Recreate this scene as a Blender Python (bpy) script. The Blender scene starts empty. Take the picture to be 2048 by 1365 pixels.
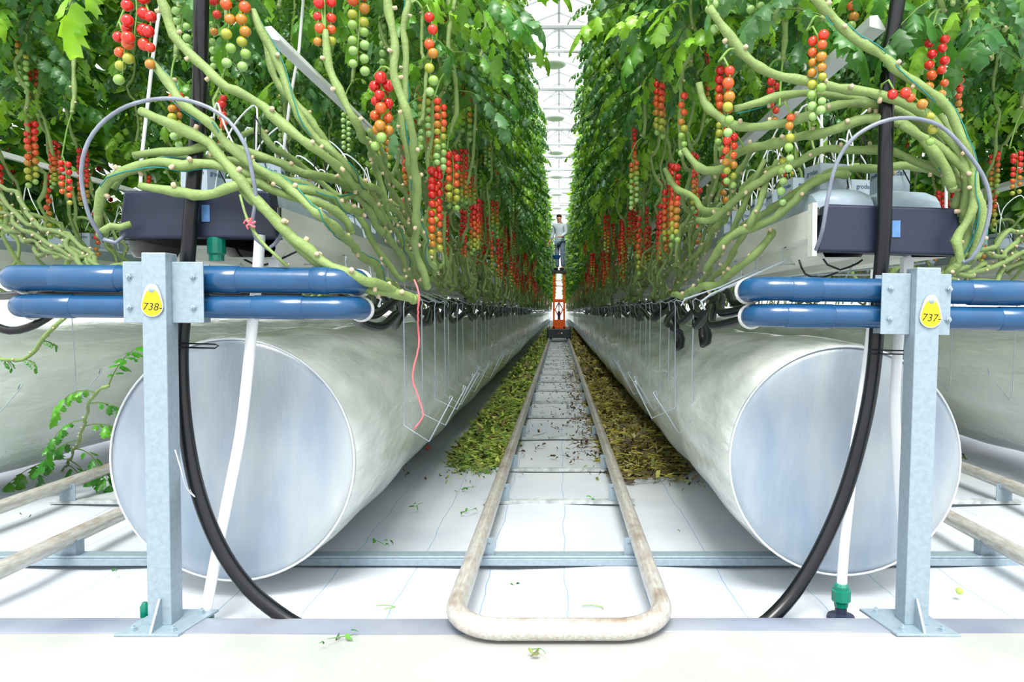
import bpy, bmesh, math, random
from mathutils import Vector, Matrix, Euler
PI = math.pi
SC = bpy.context.scene
COL = SC.collection
R = random.Random(7)

# ------------------------------------------------------------------ camera
F = 1500.0                       # focal length in pixels of a 2048 px wide frame
VX = 1118.0
HC = 0.85
PITCH = math.atan(60.5 / F)
cd = bpy.data.cameras.new('camera'); cam = bpy.data.objects.new('camera', cd); COL.objects.link(cam)
cd.sensor_width = 36.0; cd.lens = 36.0 * F / 2048.0
cd.shift_x = -(VX - 1024.0) / 2048.0
cd.clip_start = 0.02; cd.clip_end = 400
cam.location = (0, 0, HC); cam.rotation_euler = (PI / 2 - PITCH, 0, 0)
SC.camera = cam

# ------------------------------------------------------------------ light
w = bpy.data.worlds.new('overcast_sky'); SC.world = w; w.use_nodes = True
nt = w.node_tree; bg = nt.nodes['Background']
tc = nt.nodes.new('ShaderNodeTexCoord'); sx = nt.nodes.new('ShaderNodeSeparateXYZ')
mr = nt.nodes.new('ShaderNodeMapRange'); mr.inputs['From Min'].default_value = -0.1; mr.inputs['From Max'].default_value = 0.9
mr.inputs['To Min'].default_value = 0.72; mr.inputs['To Max'].default_value = 1.5
nt.links.new(tc.outputs['Generated'], sx.inputs[0]); nt.links.new(sx.outputs['Z'], mr.inputs['Value'])
nt.links.new(mr.outputs[0], bg.inputs['Strength']); bg.inputs['Color'].default_value = (0.97, 0.985, 1.0, 1)
sl = bpy.data.lights.new('hazy_sun', 'SUN'); sl.energy = 2.9; sl.angle = math.radians(24); sl.color = (1, 0.97, 0.9)
so = bpy.data.objects.new('hazy_sun', sl); so.rotation_euler = (math.radians(34), 0, 0); COL.objects.link(so)
SC.view_settings.view_transform = 'Standard'; SC.view_settings.look = 'None'
SC.view_settings.gamma = 1; SC.view_settings.use_curve_mapping = False
SC.view_settings.exposure = 0.88

def Wp(px, py, Y):
    """point at distance Y seen at pixel (px,py)"""
    a = (px - VX) / F; b = -(py - 682.5) / F
    d = Vector((a, math.cos(PITCH) + b * math.sin(PITCH), -math.sin(PITCH) + b * math.cos(PITCH)))
    return Vector((0, 0, HC)) + d * (Y / d.y)

# ------------------------------------------------------------------ materials
def lin(r, g, b):
    f = lambda c: (c / 255 / 12.92) if c / 255 <= 0.04045 else ((c / 255 + 0.055) / 1.055) ** 2.4
    return (f(r), f(g), f(b), 1)
M = {}
def mat(name, rgb, rough=0.5, metal=0.0, spec=0.5, var=0.12, scale=20, bump=0.0, bscale=60, attr=False, transl=0.0, coat=0.0, var2=None, stretch=None):
    m = bpy.data.materials.new(name); m.use_nodes = True; n = m.node_tree; L = n.links
    p = n.nodes['Principled BSDF']; out = n.nodes['Material Output']
    p.inputs['Roughness'].default_value = rough; p.inputs['Metallic'].default_value = metal
    p.inputs['Specular IOR Level'].default_value = spec; p.inputs['Coat Weight'].default_value = coat
    t = n.nodes.new('ShaderNodeTexCoord'); mp = n.nodes.new('ShaderNodeMapping'); L.new(t.outputs['Object'], mp.inputs[0])
    if stretch: mp.inputs['Scale'].default_value = stretch
    nz = n.nodes.new('ShaderNodeTexNoise'); nz.inputs['Scale'].default_value = scale; nz.inputs['Detail'].default_value = 4
    L.new(mp.outputs[0], nz.inputs['Vector'])
    c = lin(*rgb)
    rp = n.nodes.new('ShaderNodeValToRGB')
    if var2: d = lin(*var2)
    else: d = tuple(x * (1 - var) for x in c[:3]) + (1,)
    rp.color_ramp.elements[0].position = 0.35; rp.color_ramp.elements[1].position = 0.65
    rp.color_ramp.elements[0].color = d; rp.color_ramp.elements[1].color = c
    L.new(nz.outputs['Fac'], rp.inputs[0]); col = rp.outputs[0]
    if attr:
        at = n.nodes.new('ShaderNodeAttribute'); at.attribute_name = 'Col'
        mx = n.nodes.new('ShaderNodeMix'); mx.data_type = 'RGBA'; mx.blend_type = 'MULTIPLY'; mx.inputs[0].default_value = 1
        L.new(col, mx.inputs[6]); L.new(at.outputs['Color'], mx.inputs[7]); col = mx.outputs[2]
    L.new(col, p.inputs['Base Color'])
    if bump:
        bz = n.nodes.new('ShaderNodeTexNoise'); bz.inputs['Scale'].default_value = bscale; bz.inputs['Detail'].default_value = 3
        L.new(mp.outputs[0], bz.inputs['Vector'])
        b = n.nodes.new('ShaderNodeBump'); b.inputs['Strength'].default_value = bump; b.inputs['Distance'].default_value = 0.01
        L.new(bz.outputs['Fac'], b.inputs['Height']); L.new(b.outputs[0], p.inputs['Normal'])
    if transl:
        tr = n.nodes.new('ShaderNodeBsdfTranslucent'); ms = n.nodes.new('ShaderNodeMixShader'); ms.inputs[0].default_value = transl
        g = n.nodes.new('ShaderNodeMix'); g.data_type = 'RGBA'; g.blend_type = 'MULTIPLY'; g.inputs[0].default_value = 1
        g.inputs[7].default_value = (1.5, 1.35, 0.55, 1) if 'leaf' in name else (1, 1, 1, 1)
        L.new(col, g.inputs[6]); L.new(g.outputs[2], tr.inputs['Color'])
        L.new(p.outputs[0], ms.inputs[1]); L.new(tr.outputs[0], ms.inputs[2]); L.new(ms.outputs[0], out.inputs['Surface'])
    M[name] = m; return m

mat('leaf', (255, 255, 255), 0.33, attr=True, var=0.25, scale=9, transl=0.42, spec=0.7)
mat('stem', (255, 255, 255), 0.6, attr=True, var=0.15, scale=30, bump=0.25, bscale=120)
mat('tomato', (255, 255, 255), 0.16, attr=True, var=0.06, scale=30, spec=0.6, coat=0.3)
mat('litter', (255, 255, 255), 0.75, attr=True, var=0.3, scale=25)
mat('galvanised', (150, 168, 180), 0.5, metal=0.35, var=0.13, scale=70, bump=0.08, bscale=90)
mat('blue_pipe', (24, 76, 120), 0.24, spec=0.6, var=0.18, scale=14, bump=0.03)
mat('black_hose', (17, 19, 25), 0.28, spec=0.42, var=0.3, scale=40)
mat('black_plastic', (36, 44, 66), 0.42, spec=0.45, var=0.12, scale=60, bump=0.05, bscale=300)
mat('white_pvc', (236, 241, 246), 0.3, var=0.05)
mat('white_paint', (225, 229, 232), 0.4, var=0.05)
mat('gutter', (222, 224, 218), 0.42, var=0.1, scale=8, stretch=(3, 0.6, 3))
mat('green_plastic', (0, 118, 96), 0.3, var=0.15)
mat('teal_twine', (20, 132, 130), 0.6, var=0.2)
mat('pink_twine', (240, 110, 120), 0.6, var=0.1)
mat('grey_tube', (128, 136, 152), 0.3, var=0.25, scale=30)
mat('wire', (165, 178, 188), 0.35, metal=0.4, var=0.1)
mat('fibre', (226, 228, 226), 0.9, var=0.2, scale=200, bump=0.6, bscale=300)
mat('tag_yellow', (250, 222, 18), 0.4, var=0.04)
mat('tag_rim', (236, 236, 214), 0.5, var=0.04)
mat('ink', (18, 18, 20), 0.5, var=0.1)
mat('slab_film', (160, 178, 192), 0.35, var=0.1, scale=12, bump=0.35, bscale=18)
mat('cube_film', (170, 186, 198), 0.4, var=0.06, bump=0.1, bscale=30)
mat('print_blue', (60, 84, 120), 0.5)
mat('sticker', (92, 140, 196), 0.5, var=0.25, scale=60)
mat('concrete', (168, 169, 168), 0.55, var2=(156, 157, 156), scale=3, bump=0.08, bscale=120)
mat('edge_strip', (146, 152, 163), 0.35, var2=(118, 126, 144), scale=3, metal=0.2)
mat('orange_paint', (232, 92, 22), 0.4, var=0.1)
mat('dark_steel', (52, 58, 64), 0.5)
mat('skin', (222, 168, 140), 0.5, var=0.05)
mat('hair', (96, 64, 44), 0.7)
mat('coat', (200, 214, 226), 0.8, var=0.06)
mat('jeans', (128, 152, 180), 0.8, var=0.1)
mat('shoe', (60, 64, 70), 0.6)
mat('tray_blue', (22, 92, 170), 0.4)
mat('lamp_white', (225, 230, 228), 0.4, var=0.04)
mat('roof_frame', (188, 192, 196), 0.45, var=0.05)
mat('sleeper_steel', (196, 202, 204), 0.5, metal=0.1, var2=(150, 158, 160), scale=30)
mat('hole', (120, 122, 118), 0.8)
mat('red_lens', (210, 40, 30), 0.3)

# worn rail: white paint over brown steel
def rail_mat():
    m = mat('rail_steel', (200, 200, 196), 0.3, metal=0.3, var2=(178, 172, 164), scale=22, stretch=(6, 1, 6), bump=0.08, bscale=60)
    n = m.node_tree; L = n.links; p = n.nodes['Principled BSDF']
    old = p.inputs['Base Color'].links[0].from_socket
    t = n.nodes.new('ShaderNodeTexCoord'); w1 = n.nodes.new('ShaderNodeTexNoise'); w1.inputs['Scale'].default_value = 9; w1.inputs['Detail'].default_value = 7
    L.new(t.outputs['Object'], w1.inputs['Vector'])
    r = n.nodes.new('ShaderNodeValToRGB'); r.color_ramp.elements[0].position = .50; r.color_ramp.elements[1].position = .75
    L.new(w1.outputs['Fac'], r.inputs[0])
    g = n.nodes.new('ShaderNodeNewGeometry'); sp = n.nodes.new('ShaderNodeSeparateXYZ'); L.new(g.outputs['Normal'], sp.inputs[0])
    # wheels wear the top of the pipe: wear follows the pipe's own up side
    mm = n.nodes.new('ShaderNodeMapRange'); mm.inputs['From Min'].default_value = .55; mm.inputs['From Max'].default_value = .9
    L.new(sp.outputs['Z'], mm.inputs['Value'])
    mu = n.nodes.new('ShaderNodeMath'); mu.operation = 'MULTIPLY'; L.new(r.outputs[0], mu.inputs[0]); L.new(mm.outputs[0], mu.inputs[1])
    mx = n.nodes.new('ShaderNodeMix'); mx.data_type = 'RGBA'; L.new(mu.outputs[0], mx.inputs[0]); L.new(old, mx.inputs[6]); mx.inputs[7].default_value = lin(138, 112, 92)
    L.new(mx.outputs[2], p.inputs['Base Color'])
rail_mat()

def film_mat():
    m = mat('duct_film', (238, 243, 241), 0.2, var2=(222, 231, 227), scale=3.0, stretch=(2, .5, 2), spec=0.8, bump=0.8, bscale=7, transl=0.06, coat=.3)
    n = m.node_tree; L = n.links; p = n.nodes['Principled BSDF']
    b = [x for x in n.nodes if x.type == 'BUMP'][0]; b.inputs['Distance'].default_value = 0.02
    # rows of small punched air holes
    t = n.nodes.new('ShaderNodeTexCoord'); s = n.nodes.new('ShaderNodeSeparateXYZ'); L.new(t.outputs['UV'], s.inputs[0])
    def M2(op, a, bb=None):
        q = n.nodes.new('ShaderNodeMath'); q.operation = op
        for i, v in enumerate((a, bb)):
            if v is None: continue
            if isinstance(v, (int, float)): q.inputs[i].default_value = v
            else: L.new(v, q.inputs[i])
        return q.outputs[0]
    def cell(sock, per):
        f = M2('FRACT', M2('DIVIDE', sock, per)); return M2('MULTIPLY', M2('SUBTRACT', f, 0.5), per)
    u = cell(s.outputs['X'], 0.03); v = cell(s.outputs['Y'], 0.06)
    d = M2('SQRT', M2('ADD', M2('MULTIPLY', u, u), M2('MULTIPLY', v, v)))
    inside = M2('LESS_THAN', d, 0.0028)
    ba = M2('MULTIPLY', M2('GREATER_THAN', s.outputs['X'], 0.0), M2('LESS_THAN', s.outputs['X'], 0.15))
    bb = M2('MULTIPLY', inside, ba)
    old = p.inputs['Base Color'].links[0].from_socket
    mx = n.nodes.new('ShaderNodeMix'); mx.data_type = 'RGBA'; L.new(bb, mx.inputs[0]); L.new(old, mx.inputs[6]); mx.inputs[7].default_value = lin(130, 136, 128)
    L.new(mx.outputs[2], p.inputs['Base Color'])
film_mat()
mat('duct_end', (178, 186, 190), 0.34, metal=0.25, var2=(134, 152, 172), scale=2.2, stretch=(2.2, 1, .7), bump=0.1, bscale=50)  # darker bluish streaks in the colour stand in for reflections on the plate
mat('duct_seam', (205, 212, 216), 0.35, var=0.05)

def floor_mat():
    m = mat('ground_cover', (200, 204, 210), 0.55, var2=(182, 189, 200), scale=1.6, bump=0.35, bscale=4)
    n = m.node_tree; L = n.links; p = n.nodes['Principled BSDF']
    t = n.nodes.new('ShaderNodeTexCoord'); nz = n.nodes.new('ShaderNodeTexNoise'); nz.inputs['Scale'].default_value = 2.6; nz.inputs['Detail'].default_value = 3
    L.new(t.outputs['Object'], nz.inputs['Vector'])
    s = n.nodes.new('ShaderNodeSeparateXYZ'); L.new(t.outputs['Object'], s.inputs[0])
    def M2(op, a, bb=None):
        q = n.nodes.new('ShaderNodeMath'); q.operation = op
        for i, v in enumerate((a, bb)):
            if v is None: continue
            if isinstance(v, (int, float)): q.inputs[i].default_value = v
            else: L.new(v, q.inputs[i])
        return q.outputs[0]
    xx = M2('ADD', s.outputs['X'], M2('MULTIPLY', M2('SUBTRACT', nz.outputs['Fac'], .5), .05))
    f = M2('ABSOLUTE', M2('SUBTRACT', M2('FRACT', M2('DIVIDE', M2('ADD', xx, 100.73 - .125), .25)), .5))
    line = M2('LESS_THAN', f, .0055)
    yy = M2('ADD', s.outputs['Y'], M2('MULTIPLY', M2('SUBTRACT', nz.outputs['Fac'], .5), .1))
    f2 = M2('ABSOLUTE', M2('SUBTRACT', M2('FRACT', M2('DIVIDE', yy, .9)), .5))
    line2 = M2('MULTIPLY', M2('LESS_THAN', f2, .0012), .35)
    tot = M2('MAXIMUM', M2('MULTIPLY', line, .75), line2)
    old = p.inputs['Base Color'].links[0].from_socket
    mx = n.nodes.new('ShaderNodeMix'); mx.data_type = 'RGBA'; L.new(tot, mx.inputs[0]); L.new(old, mx.inputs[6]); mx.inputs[7].default_value = lin(86, 140, 180)
    L.new(mx.outputs[2], p.inputs['Base Color'])
floor_mat()

def glass_mat():
    m = bpy.data.materials.new('roof_glass'); m.use_nodes = True; n = m.node_tree; L = n.links
    n.nodes.remove(n.nodes['Principled BSDF']); out = n.nodes['Material Output']
    t = n.nodes.new('ShaderNodeBsdfTransparent'); t.inputs[0].default_value = (.95, .97, .96, 1)
    g = n.nodes.new('ShaderNodeBsdfGlossy'); g.inputs['Roughness'].default_value = .05
    x = n.nodes.new('ShaderNodeMixShader'); x.inputs[0].default_value = .05
    L.new(t.outputs[0], x.inputs[1]); L.new(g.outputs[0], x.inputs[2]); L.new(x.outputs[0], out.inputs['Surface']); M['roof_glass'] = m
glass_mat()

# ------------------------------------------------------------------ mesh helpers
class MB:
    def __init__(s): s.v = []; s.f = []; s.c = []; s.uv = None; s.mi = []
    def add(s, vs, fs, c=(1, 1, 1), mi=0):
        o = len(s.v); s.v.extend(vs)
        s.f.extend([tuple(i + o for i in q) for q in fs])
        s.mi.extend([mi] * len(fs))
        if c and isinstance(c[0], (tuple, list)): s.c.extend(c)
        else: s.c.extend([c] * len(vs))
    def box(s, x0, x1, y0, y1, z0, z1, c=(1, 1, 1), mi=0):
        s.add([(x0, y0, z0), (x1, y0, z0), (x1, y1, z0), (x0, y1, z0), (x0, y0, z1), (x1, y0, z1), (x1, y1, z1), (x0, y1, z1)],
              [(0, 3, 2, 1), (4, 5, 6, 7), (0, 1, 5, 4), (1, 2, 6, 5), (2, 3, 7, 6), (3, 0, 4, 7)], c, mi)
    def prism_y(s, pts, y0, y1, c=(1, 1, 1), mi=0):
        """outline in xz pushed along y"""
        n = len(pts)
        s.add([(x, y0, z) for x, z in pts] + [(x, y1, z) for x, z in pts],
              [tuple(range(n)), tuple(range(2 * n - 1, n - 1, -1))] + [(i, i + n, (i + 1) % n + n, (i + 1) % n) for i in range(n)], c, mi)
    def tube(s, pts, r, n=8, c=(1, 1, 1), cap=True, closed=False, mi=0):
        pts = [Vector(p) for p in pts]; m = len(pts)
        rr = r if isinstance(r, (list, tuple)) else [r] * m
        cc = c if isinstance(c, list) else [c] * m
        vs = []; cl = []; up = None
        for i, p in enumerate(pts):
            a = pts[(i - 1) % m] if (closed or i > 0) else p; b = pts[(i + 1) % m] if (closed or i < m - 1) else p
            t = (b - a)
            if t.length < 1e-9: t = Vector((0, 0, 1))
            t.normalize()
            if up is None:
                up = Vector((0, 0, 1)) if abs(t.z) < .9 else Vector((1, 0, 0))
            up = (up - t * up.dot(t))
            if up.length < 1e-6: up = t.orthogonal()
            up.normalize(); sd = t.cross(up)
            for k in range(n):
                q = 2 * PI * k / n; vs.append(tuple(p + (up * math.cos(q) + sd * math.sin(q)) * rr[i])); cl.append(cc[i])
        fs = []
        for i in range(m if closed else m - 1):
            j = (i + 1) % m
            for k in range(n):
                l = (k + 1) % n; fs.append((i * n + k, j * n + k, j * n + l, i * n + l))
        if cap and not closed: fs.append(tuple(range(n))[::1]); fs.append(tuple((m - 1) * n + k for k in range(n))[::-1])
        s.add(vs, fs, cl, mi)
    def lathe(s, prof, o=(0, 0, 0), axis='z', n=20, c=(1, 1, 1), mi=0):
        vs = []
        for r, h in prof:
            for k in range(n):
                q = 2 * PI * k / n; a, b = r * math.cos(q), r * math.sin(q)
                if axis == 'z': v = (a, b, h)
                elif axis == 'y': v = (a, h, b)
                else: v = (h, a, b)
                vs.append((v[0] + o[0], v[1] + o[1], v[2] + o[2]))
        fs = []
        m = len(prof)
        for i in range(m - 1):
            for k in range(n):
                l = (k + 1) % n; fs.append((i * n + k, i * n + l, (i + 1) * n + l, (i + 1) * n + k))
        fs.append(tuple(range(n))[::-1]); fs.append(tuple((m - 1) * n + k for k in range(n)))
        s.add(vs, fs, c, mi)
    def ball(s, p, r, c=(1, 1, 1), n=8, m=5, sq=1.0, mi=0):
        vs = [(p[0], p[1], p[2] + r * sq)]
        for i in range(1, m):
            a = PI * i / m
            for k in range(n):
                q = 2 * PI * k / n; vs.append((p[0] + r * math.sin(a) * math.cos(q), p[1] + r * math.sin(a) * math.sin(q), p[2] + r * sq * math.cos(a)))
        vs.append((p[0], p[1], p[2] - r * sq)); fs = []
        for k in range(n): fs.append((0, 1 + k, 1 + (k + 1) % n))
        for i in range(m - 2):
            for k in range(n):
                l = (k + 1) % n; fs.append((1 + i * n + k, 1 + (i + 1) * n + k, 1 + (i + 1) * n + l, 1 + i * n + l))
        e = len(vs) - 1; b = 1 + (m - 2) * n
        for k in range(n): fs.append((e, b + (k + 1) % n, b + k))
        s.add(vs, fs, c, mi)
    def mesh(s, name, mats, smooth=True, col=True):
        me = bpy.data.meshes.new(name); me.from_pydata([tuple(v) for v in s.v], [], s.f)
        if not isinstance(mats, (list, tuple)): mats = [mats]
        for m in mats: me.materials.append(M[m])
        if len(mats) > 1: me.polygons.foreach_set('material_index', s.mi)
        if smooth:
            me.polygons.foreach_set('use_smooth', [True] * len(me.polygons))
        if col:
            a = me.color_attributes.new('Col', 'FLOAT_COLOR', 'POINT')
            a.data.foreach_set('color', [x for q in s.c for x in (q[0], q[1], q[2], 1.0)])
        me.update(); return me
    def build(s, name, mats, parent=None, smooth=True, col=False, sharp=None):
        me = s.mesh(name, mats, smooth, col); o = bpy.data.objects.new(name, me); COL.objects.link(o)
        if smooth and sharp is not False:
            me.set_sharp_from_angle(angle=math.radians(sharp or 40))
        if parent: o.parent = parent
        return o

def link(me, name, parent=None, loc=(0, 0, 0)):
    o = bpy.data.objects.new(name, me); COL.objects.link(o); o.location = loc
    if parent: o.parent = parent
    return o
def tag(o, label, cat, group=None, kind=None):
    o['label'] = label; o['category'] = cat
    if group: o['group'] = group
    if kind: o['kind'] = kind
    return o
def thing(name, label, cat, loc=(0, 0, 0), group=None):
    o = bpy.data.objects.new(name, None); COL.objects.link(o); o.empty_display_size = .05
    o.location = loc; return tag(o, label, cat, group)
def to_local(o, parent):
    """mesh written in world coordinates, put under a thing whose base stands elsewhere"""
    o.data.transform(Matrix.Translation(-Vector(parent.location))); o.parent = parent; return o
def struct(o): o['kind'] = 'structure'; return o
def smooth_path(pts, step=.03):
    """Catmull-Rom through the points"""
    P = [Vector(p) for p in pts]; P = [P[0] * 2 - P[1]] + P + [P[-1] * 2 - P[-2]]; out = []
    for i in range(1, len(P) - 2):
        a, b, c, d = P[i - 1:i + 3]; n = max(1, int((c - b).length / step))
        for k in range(n):
            t = k / n
            out.append(.5 * ((2 * b) + (c - a) * t + (2 * a - 5 * b + 4 * c - d) * t * t + (3 * b - a - 3 * c + d) * t ** 3))
    out.append(P[-2]); return out
def bevel(o, wd=.002, seg=2):
    b = o.modifiers.new('bevel', 'BEVEL'); b.width = wd; b.segments = seg; b.limit_method = 'ANGLE'; return o
def text_mesh(s, size, matname, parent, loc, rot, name, extr=.0003, shear=0.0):
    c = bpy.data.curves.new(name, 'FONT'); c.body = s; c.size = size; c.extrude = extr; c.align_x = 'CENTER'; c.align_y = 'CENTER'; c.shear = shear
    t = bpy.data.objects.new(name, c); COL.objects.link(t)
    bpy.context.view_layer.update()
    me = bpy.data.meshes.new_from_object(t); bpy.data.objects.remove(t)
    me.materials.clear(); me.materials.append(M[matname])
    o = link(me, name, parent, loc); o.rotation_euler = rot; return o

ORD = ['first', 'second', 'third', 'fourth', 'fifth', 'sixth', 'seventh', 'eighth', 'ninth', 'tenth', 'eleventh', 'twelfth', 'thirteenth', 'fourteenth', 'fifteenth', 'sixteenth', 'seventeenth', 'eighteenth', 'nineteenth']
for tn, to in (('twenty', 'twentieth'), ('thirty', 'thirtieth'), ('forty', 'fortieth'), ('fifty', 'fiftieth'), ('sixty', 'sixtieth'), ('seventy', 'seventieth'), ('eighty', 'eightieth')):
    ORD.append(to); ORD += [tn + '-' + ORD[i] for i in range(9)]
# rows: centre x, tube centre etc.
ROWS = {'L': -0.98, 'R': 0.89, 'LL': -2.80, 'RR': 2.62}
CONC = 0.04

# ================================================================== SETTING
def build_setting():
    mb = MB()
    nx, ny = 90, 110
    xs = [-7 + 14 * i / nx for i in range(nx + 1)]
    ys = [1.93 + (10 - 1.93) * (j / 80) for j in range(81)] + [10 + (120 - 10) * ((j + 1) / 30) for j in range(30)]
    vs = []
    rr = random.Random(3); ph = [rr.uniform(0, 6) for _ in range(8)]
    for y in ys:
        for x in xs:
            z = .006 * math.sin(x * 5 + y * 2.1 + ph[0]) + .005 * math.sin(x * 9 - y * 4 + ph[1]) + .003 * math.sin(y * 11 + x * 3 + ph[2])
            if y < 2.3: z += .012 * max(0, 1 - abs(y - 2.05) / .25) * (0.6 + .4 * math.sin(x * 3 + 1))
            vs.append((x, y, z - .012))
    n1 = nx + 1
    mb.add(vs, [(j * n1 + i, j * n1 + i + 1, (j + 1) * n1 + i + 1, (j + 1) * n1 + i) for j in range(len(ys) - 1) for i in range(nx)])
    struct(mb.build('floor', 'ground_cover', sharp=False))
    c = MB(); c.box(-7, 7, -2.5, 1.925, -.12, CONC); c.box(-7, 7, 1.925, 120, -.2, -.10)
    o = struct(c.build('floor_path', 'concrete', smooth=False))
    e = MB()
    pts = []
    n = 140; vs = []
    for i in range(n + 1):
        x = -5 + 10 * i / n; dy = .012 * math.sin(x * 2.3) + .008 * math.sin(x * 5.1); dz = .004 * math.sin(x * 3.7)
        for (yy, zz) in ((1.852 + dy * .5, CONC + .0005), (1.855 + dy * .5, CONC + .0025 + dz * .3), (1.936, CONC + .0035 + dz * .3), (1.945, CONC - .05)):
            vs.append((x, yy, zz))
    e.add(vs, [(i * 4 + k, (i + 1) * 4 + k, (i + 1) * 4 + k + 1, i * 4 + k + 1) for i in range(n) for k in range(3)])
    o = struct(e.build('trim_1', 'edge_strip', sharp=60))
    # roof: three spans of glass, ridges along y
    zr, ze, hw = 7.35, 6.45, 2.35
    fr = MB(); gl = MB()
    for cx in (-4.7, 0, 4.7):
        fr.tube([(cx, -2, zr), (cx, 118, zr)], .03, 6)
        for sgn in (-1, 1):
            fr.tube([(cx + sgn * hw, -2, ze), (cx + sgn * hw, 118, ze)], .06, 6)
            gl.add([(cx, -2, zr + .03), (cx + sgn * hw, -2, ze + .03), (cx + sgn * hw, 118, ze + .03), (cx, 118, zr + .03)], [(0, 1, 2, 3)])
        y = 0.3
        while y < 118:
            for sgn in (-1, 1): fr.tube([(cx, y, zr), (cx + sgn * hw, y, ze)], .022, 5)
            y += 1.02
    struct(gl.build('ceiling', 'roof_glass', smooth=False))
    struct(fr.build('trim_2', 'roof_frame', smooth=False))
    tr = MB()
    y = 2.5
    while y < 118:
        for z, r in ((6.35, .06), (5.88, .04)): tr.tube([(-7, y, z), (7, y, z)], r, 8)
        for k in range(-6, 6):
            x0 = k * 1.17; tr.tube([(x0, y, 6.33), (x0 + .585, y, 5.9)], .022, 5); tr.tube([(x0 + .585, y, 5.9), (x0 + 1.17, y, 6.33)], .022, 5)
        y += 4.08
    struct(tr.build('trim_3', 'roof_frame'))
    wl = MB()
    for x in (-7, 7): wl.add([(x, -2, -.1), (x, 118, -.1), (x, 118, 6.5), (x, -2, 6.5)], [(0, 1, 2, 3)])
    g = wl.mesh('wall_side', 'roof_glass', False, False)
    wb = MB(); wb.add([(-7, 118, -.1), (7, 118, -.1), (7, 118, 6.5), (-7, 118, 6.5)], [(0, 1, 2, 3)])
    struct(wb.build('wall_far', 'roof_glass', smooth=False))
    wf = MB()
    for x in range(-7, 8, 1): wf.box(x - .02, x + .02, 117.9, 117.95, -.1, 6.5)
    struct(wf.build('trim_4', 'roof_frame', smooth=False))
build_setting()

# ================================================================== ROOF LAMPS
def build_lamps():
    y = 14.74; k = 0
    dm = MB(); dm.lathe([(.02, .16), (.10, .15), (.16, .09), (.235, .05), (.245, 0), (.20, -.03), (.02, -.035)], n=24)
    dme = dm.mesh('lamp_shade', 'lamp_white', True, False)
    bx = MB(); bx.box(-.13, .13, -.12, .12, 0, .42); bme = bx.mesh('ballast_box', 'lamp_white', False, False)
    rd = MB(); rd.tube([(0, 0, .15), (0, 0, .3)], .012, 6); rme = rd.mesh('hanging_rod', 'roof_frame', True, False)
    hk = MB(); hk.box(-.05, .4, -.02, .02, -.02, 0)
    names = ['nearest to the camera', 'second from the camera', 'third from the camera', 'fourth from the camera', 'fifth from the camera', 'farthest away']
    while k < 6:
        t = thing('ceiling_lamp', 'round white greenhouse lamp under the roof truss above the aisle, ' + names[k], 'lamp', (-.1, y, 5.62), 'round lamps under the roof trusses')
        link(dme, 'lamp_shade', t); link(rme, 'hanging_rod', t)
        b = link(bme, 'ballast_box', t, (-.42, 0, .08))
        a = MB(); a.box(-.42, 0, -.012, .012, .17, .19); link(a.mesh('arm', 'roof_frame', False, False), 'arm', t)
        y += 4.08; k += 1
build_lamps()

# ================================================================== RAILS
GA = .265
def build_track(cx, label, y_front, y_end, cross=1.0):
    rz = .085
    t = thing('pipe_rail_track', label, 'rail track', (cx, y_front + .1, CONC), 'pipe rail tracks on the floor')
    cr = .115; pts = []
    pts.append((cx - GA, y_end, rz))
    yy = [60, 30, 15, 8, 5, 4, 3, 2.4]
    for y in yy:
        if y < y_end: pts.append((cx - GA, y, rz))
    for k in range(9):
        a = PI + k * PI / 16; pts.append((cx - GA + cr + cr * math.cos(a), y_front + cr + cr * math.sin(a), rz - .012 * k / 8))
    for k in range(9):
        a = 1.5 * PI + k * PI / 16; pts.append((cx + GA - cr + cr * math.cos(a), y_front + cr + cr * math.sin(a), rz - .012 + .012 * k / 8))
    for y in yy[::-1]:
        if y < y_end: pts.append((cx + GA, y, rz))
    pts.append((cx + GA, y_end, rz))
    mb = MB(); mb.tube(pts, .0268, 18)
    to_local(mb.build('rail_pipe', 'rail_steel', sharp=False), t)
    ys = [3.30]
    y = 3.97
    while y < min(y_end, 60): ys.append(y); y += 1.0
    sl = MB(); w2 = GA + .07
    sl.prism_y([(-w2, -.004), (w2, -.004), (w2, .009), (w2 - .01, .012), (-w2 + .01, .012), (-w2, .009)], -.02, .02)
    sme = sl.mesh('sleeper', 'sleeper_steel', False, False)
    lg = MB(); lg.box(-.026, .042, -.022, -.018, 0, .075); lg.box(-.028, -.022, -.022, .025, 0, .075); lg.box(-.03, .03, -.028, -.016, .06, .072)
    for zz in (.022, .05): lg.lathe([(.0045, 0), (.0045, -.0012)], (0.006, -.0222, zz), 'y', 8)
    lme = lg.mesh('rail_support', 'galvanised', False, False)
    for y in [2.515] + ys:
        if y != 2.515: link(sme, 'sleeper', t, Vector((cx, y, 0)) - Vector(t.location))
        for s in (-1, 1):
            l = link(lme, 'rail_support', t, Vector((cx + s * (GA - .004), y, .012)) - Vector(t.location))
            if s > 0: l.scale.x = -1
    return t
build_track(0, 'worn white pipe rail track with rounded front end down the middle aisle', 1.80, 70)
build_track(-1.915, 'pipe rail track of the left aisle beyond the left air duct', 1.80, 40)
build_track(1.71, 'pipe rail track of the right aisle beyond the right air duct', 1.80, 40)
c = MB(); c.prism_y([(-5, -.004), (5, -.004), (5, .022), (-5, .022)], 2.475, 2.555)
c.prism_y([(-5, .022), (5, .022), (5, .030), (-5, .030)], 2.475, 2.485)
o = c.build('cross_channel', 'galvanised', smooth=False); bevel(o, .003)
tag(o, 'long galvanised channel lying across the floor under the first rail supports', 'metal channel')

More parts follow.
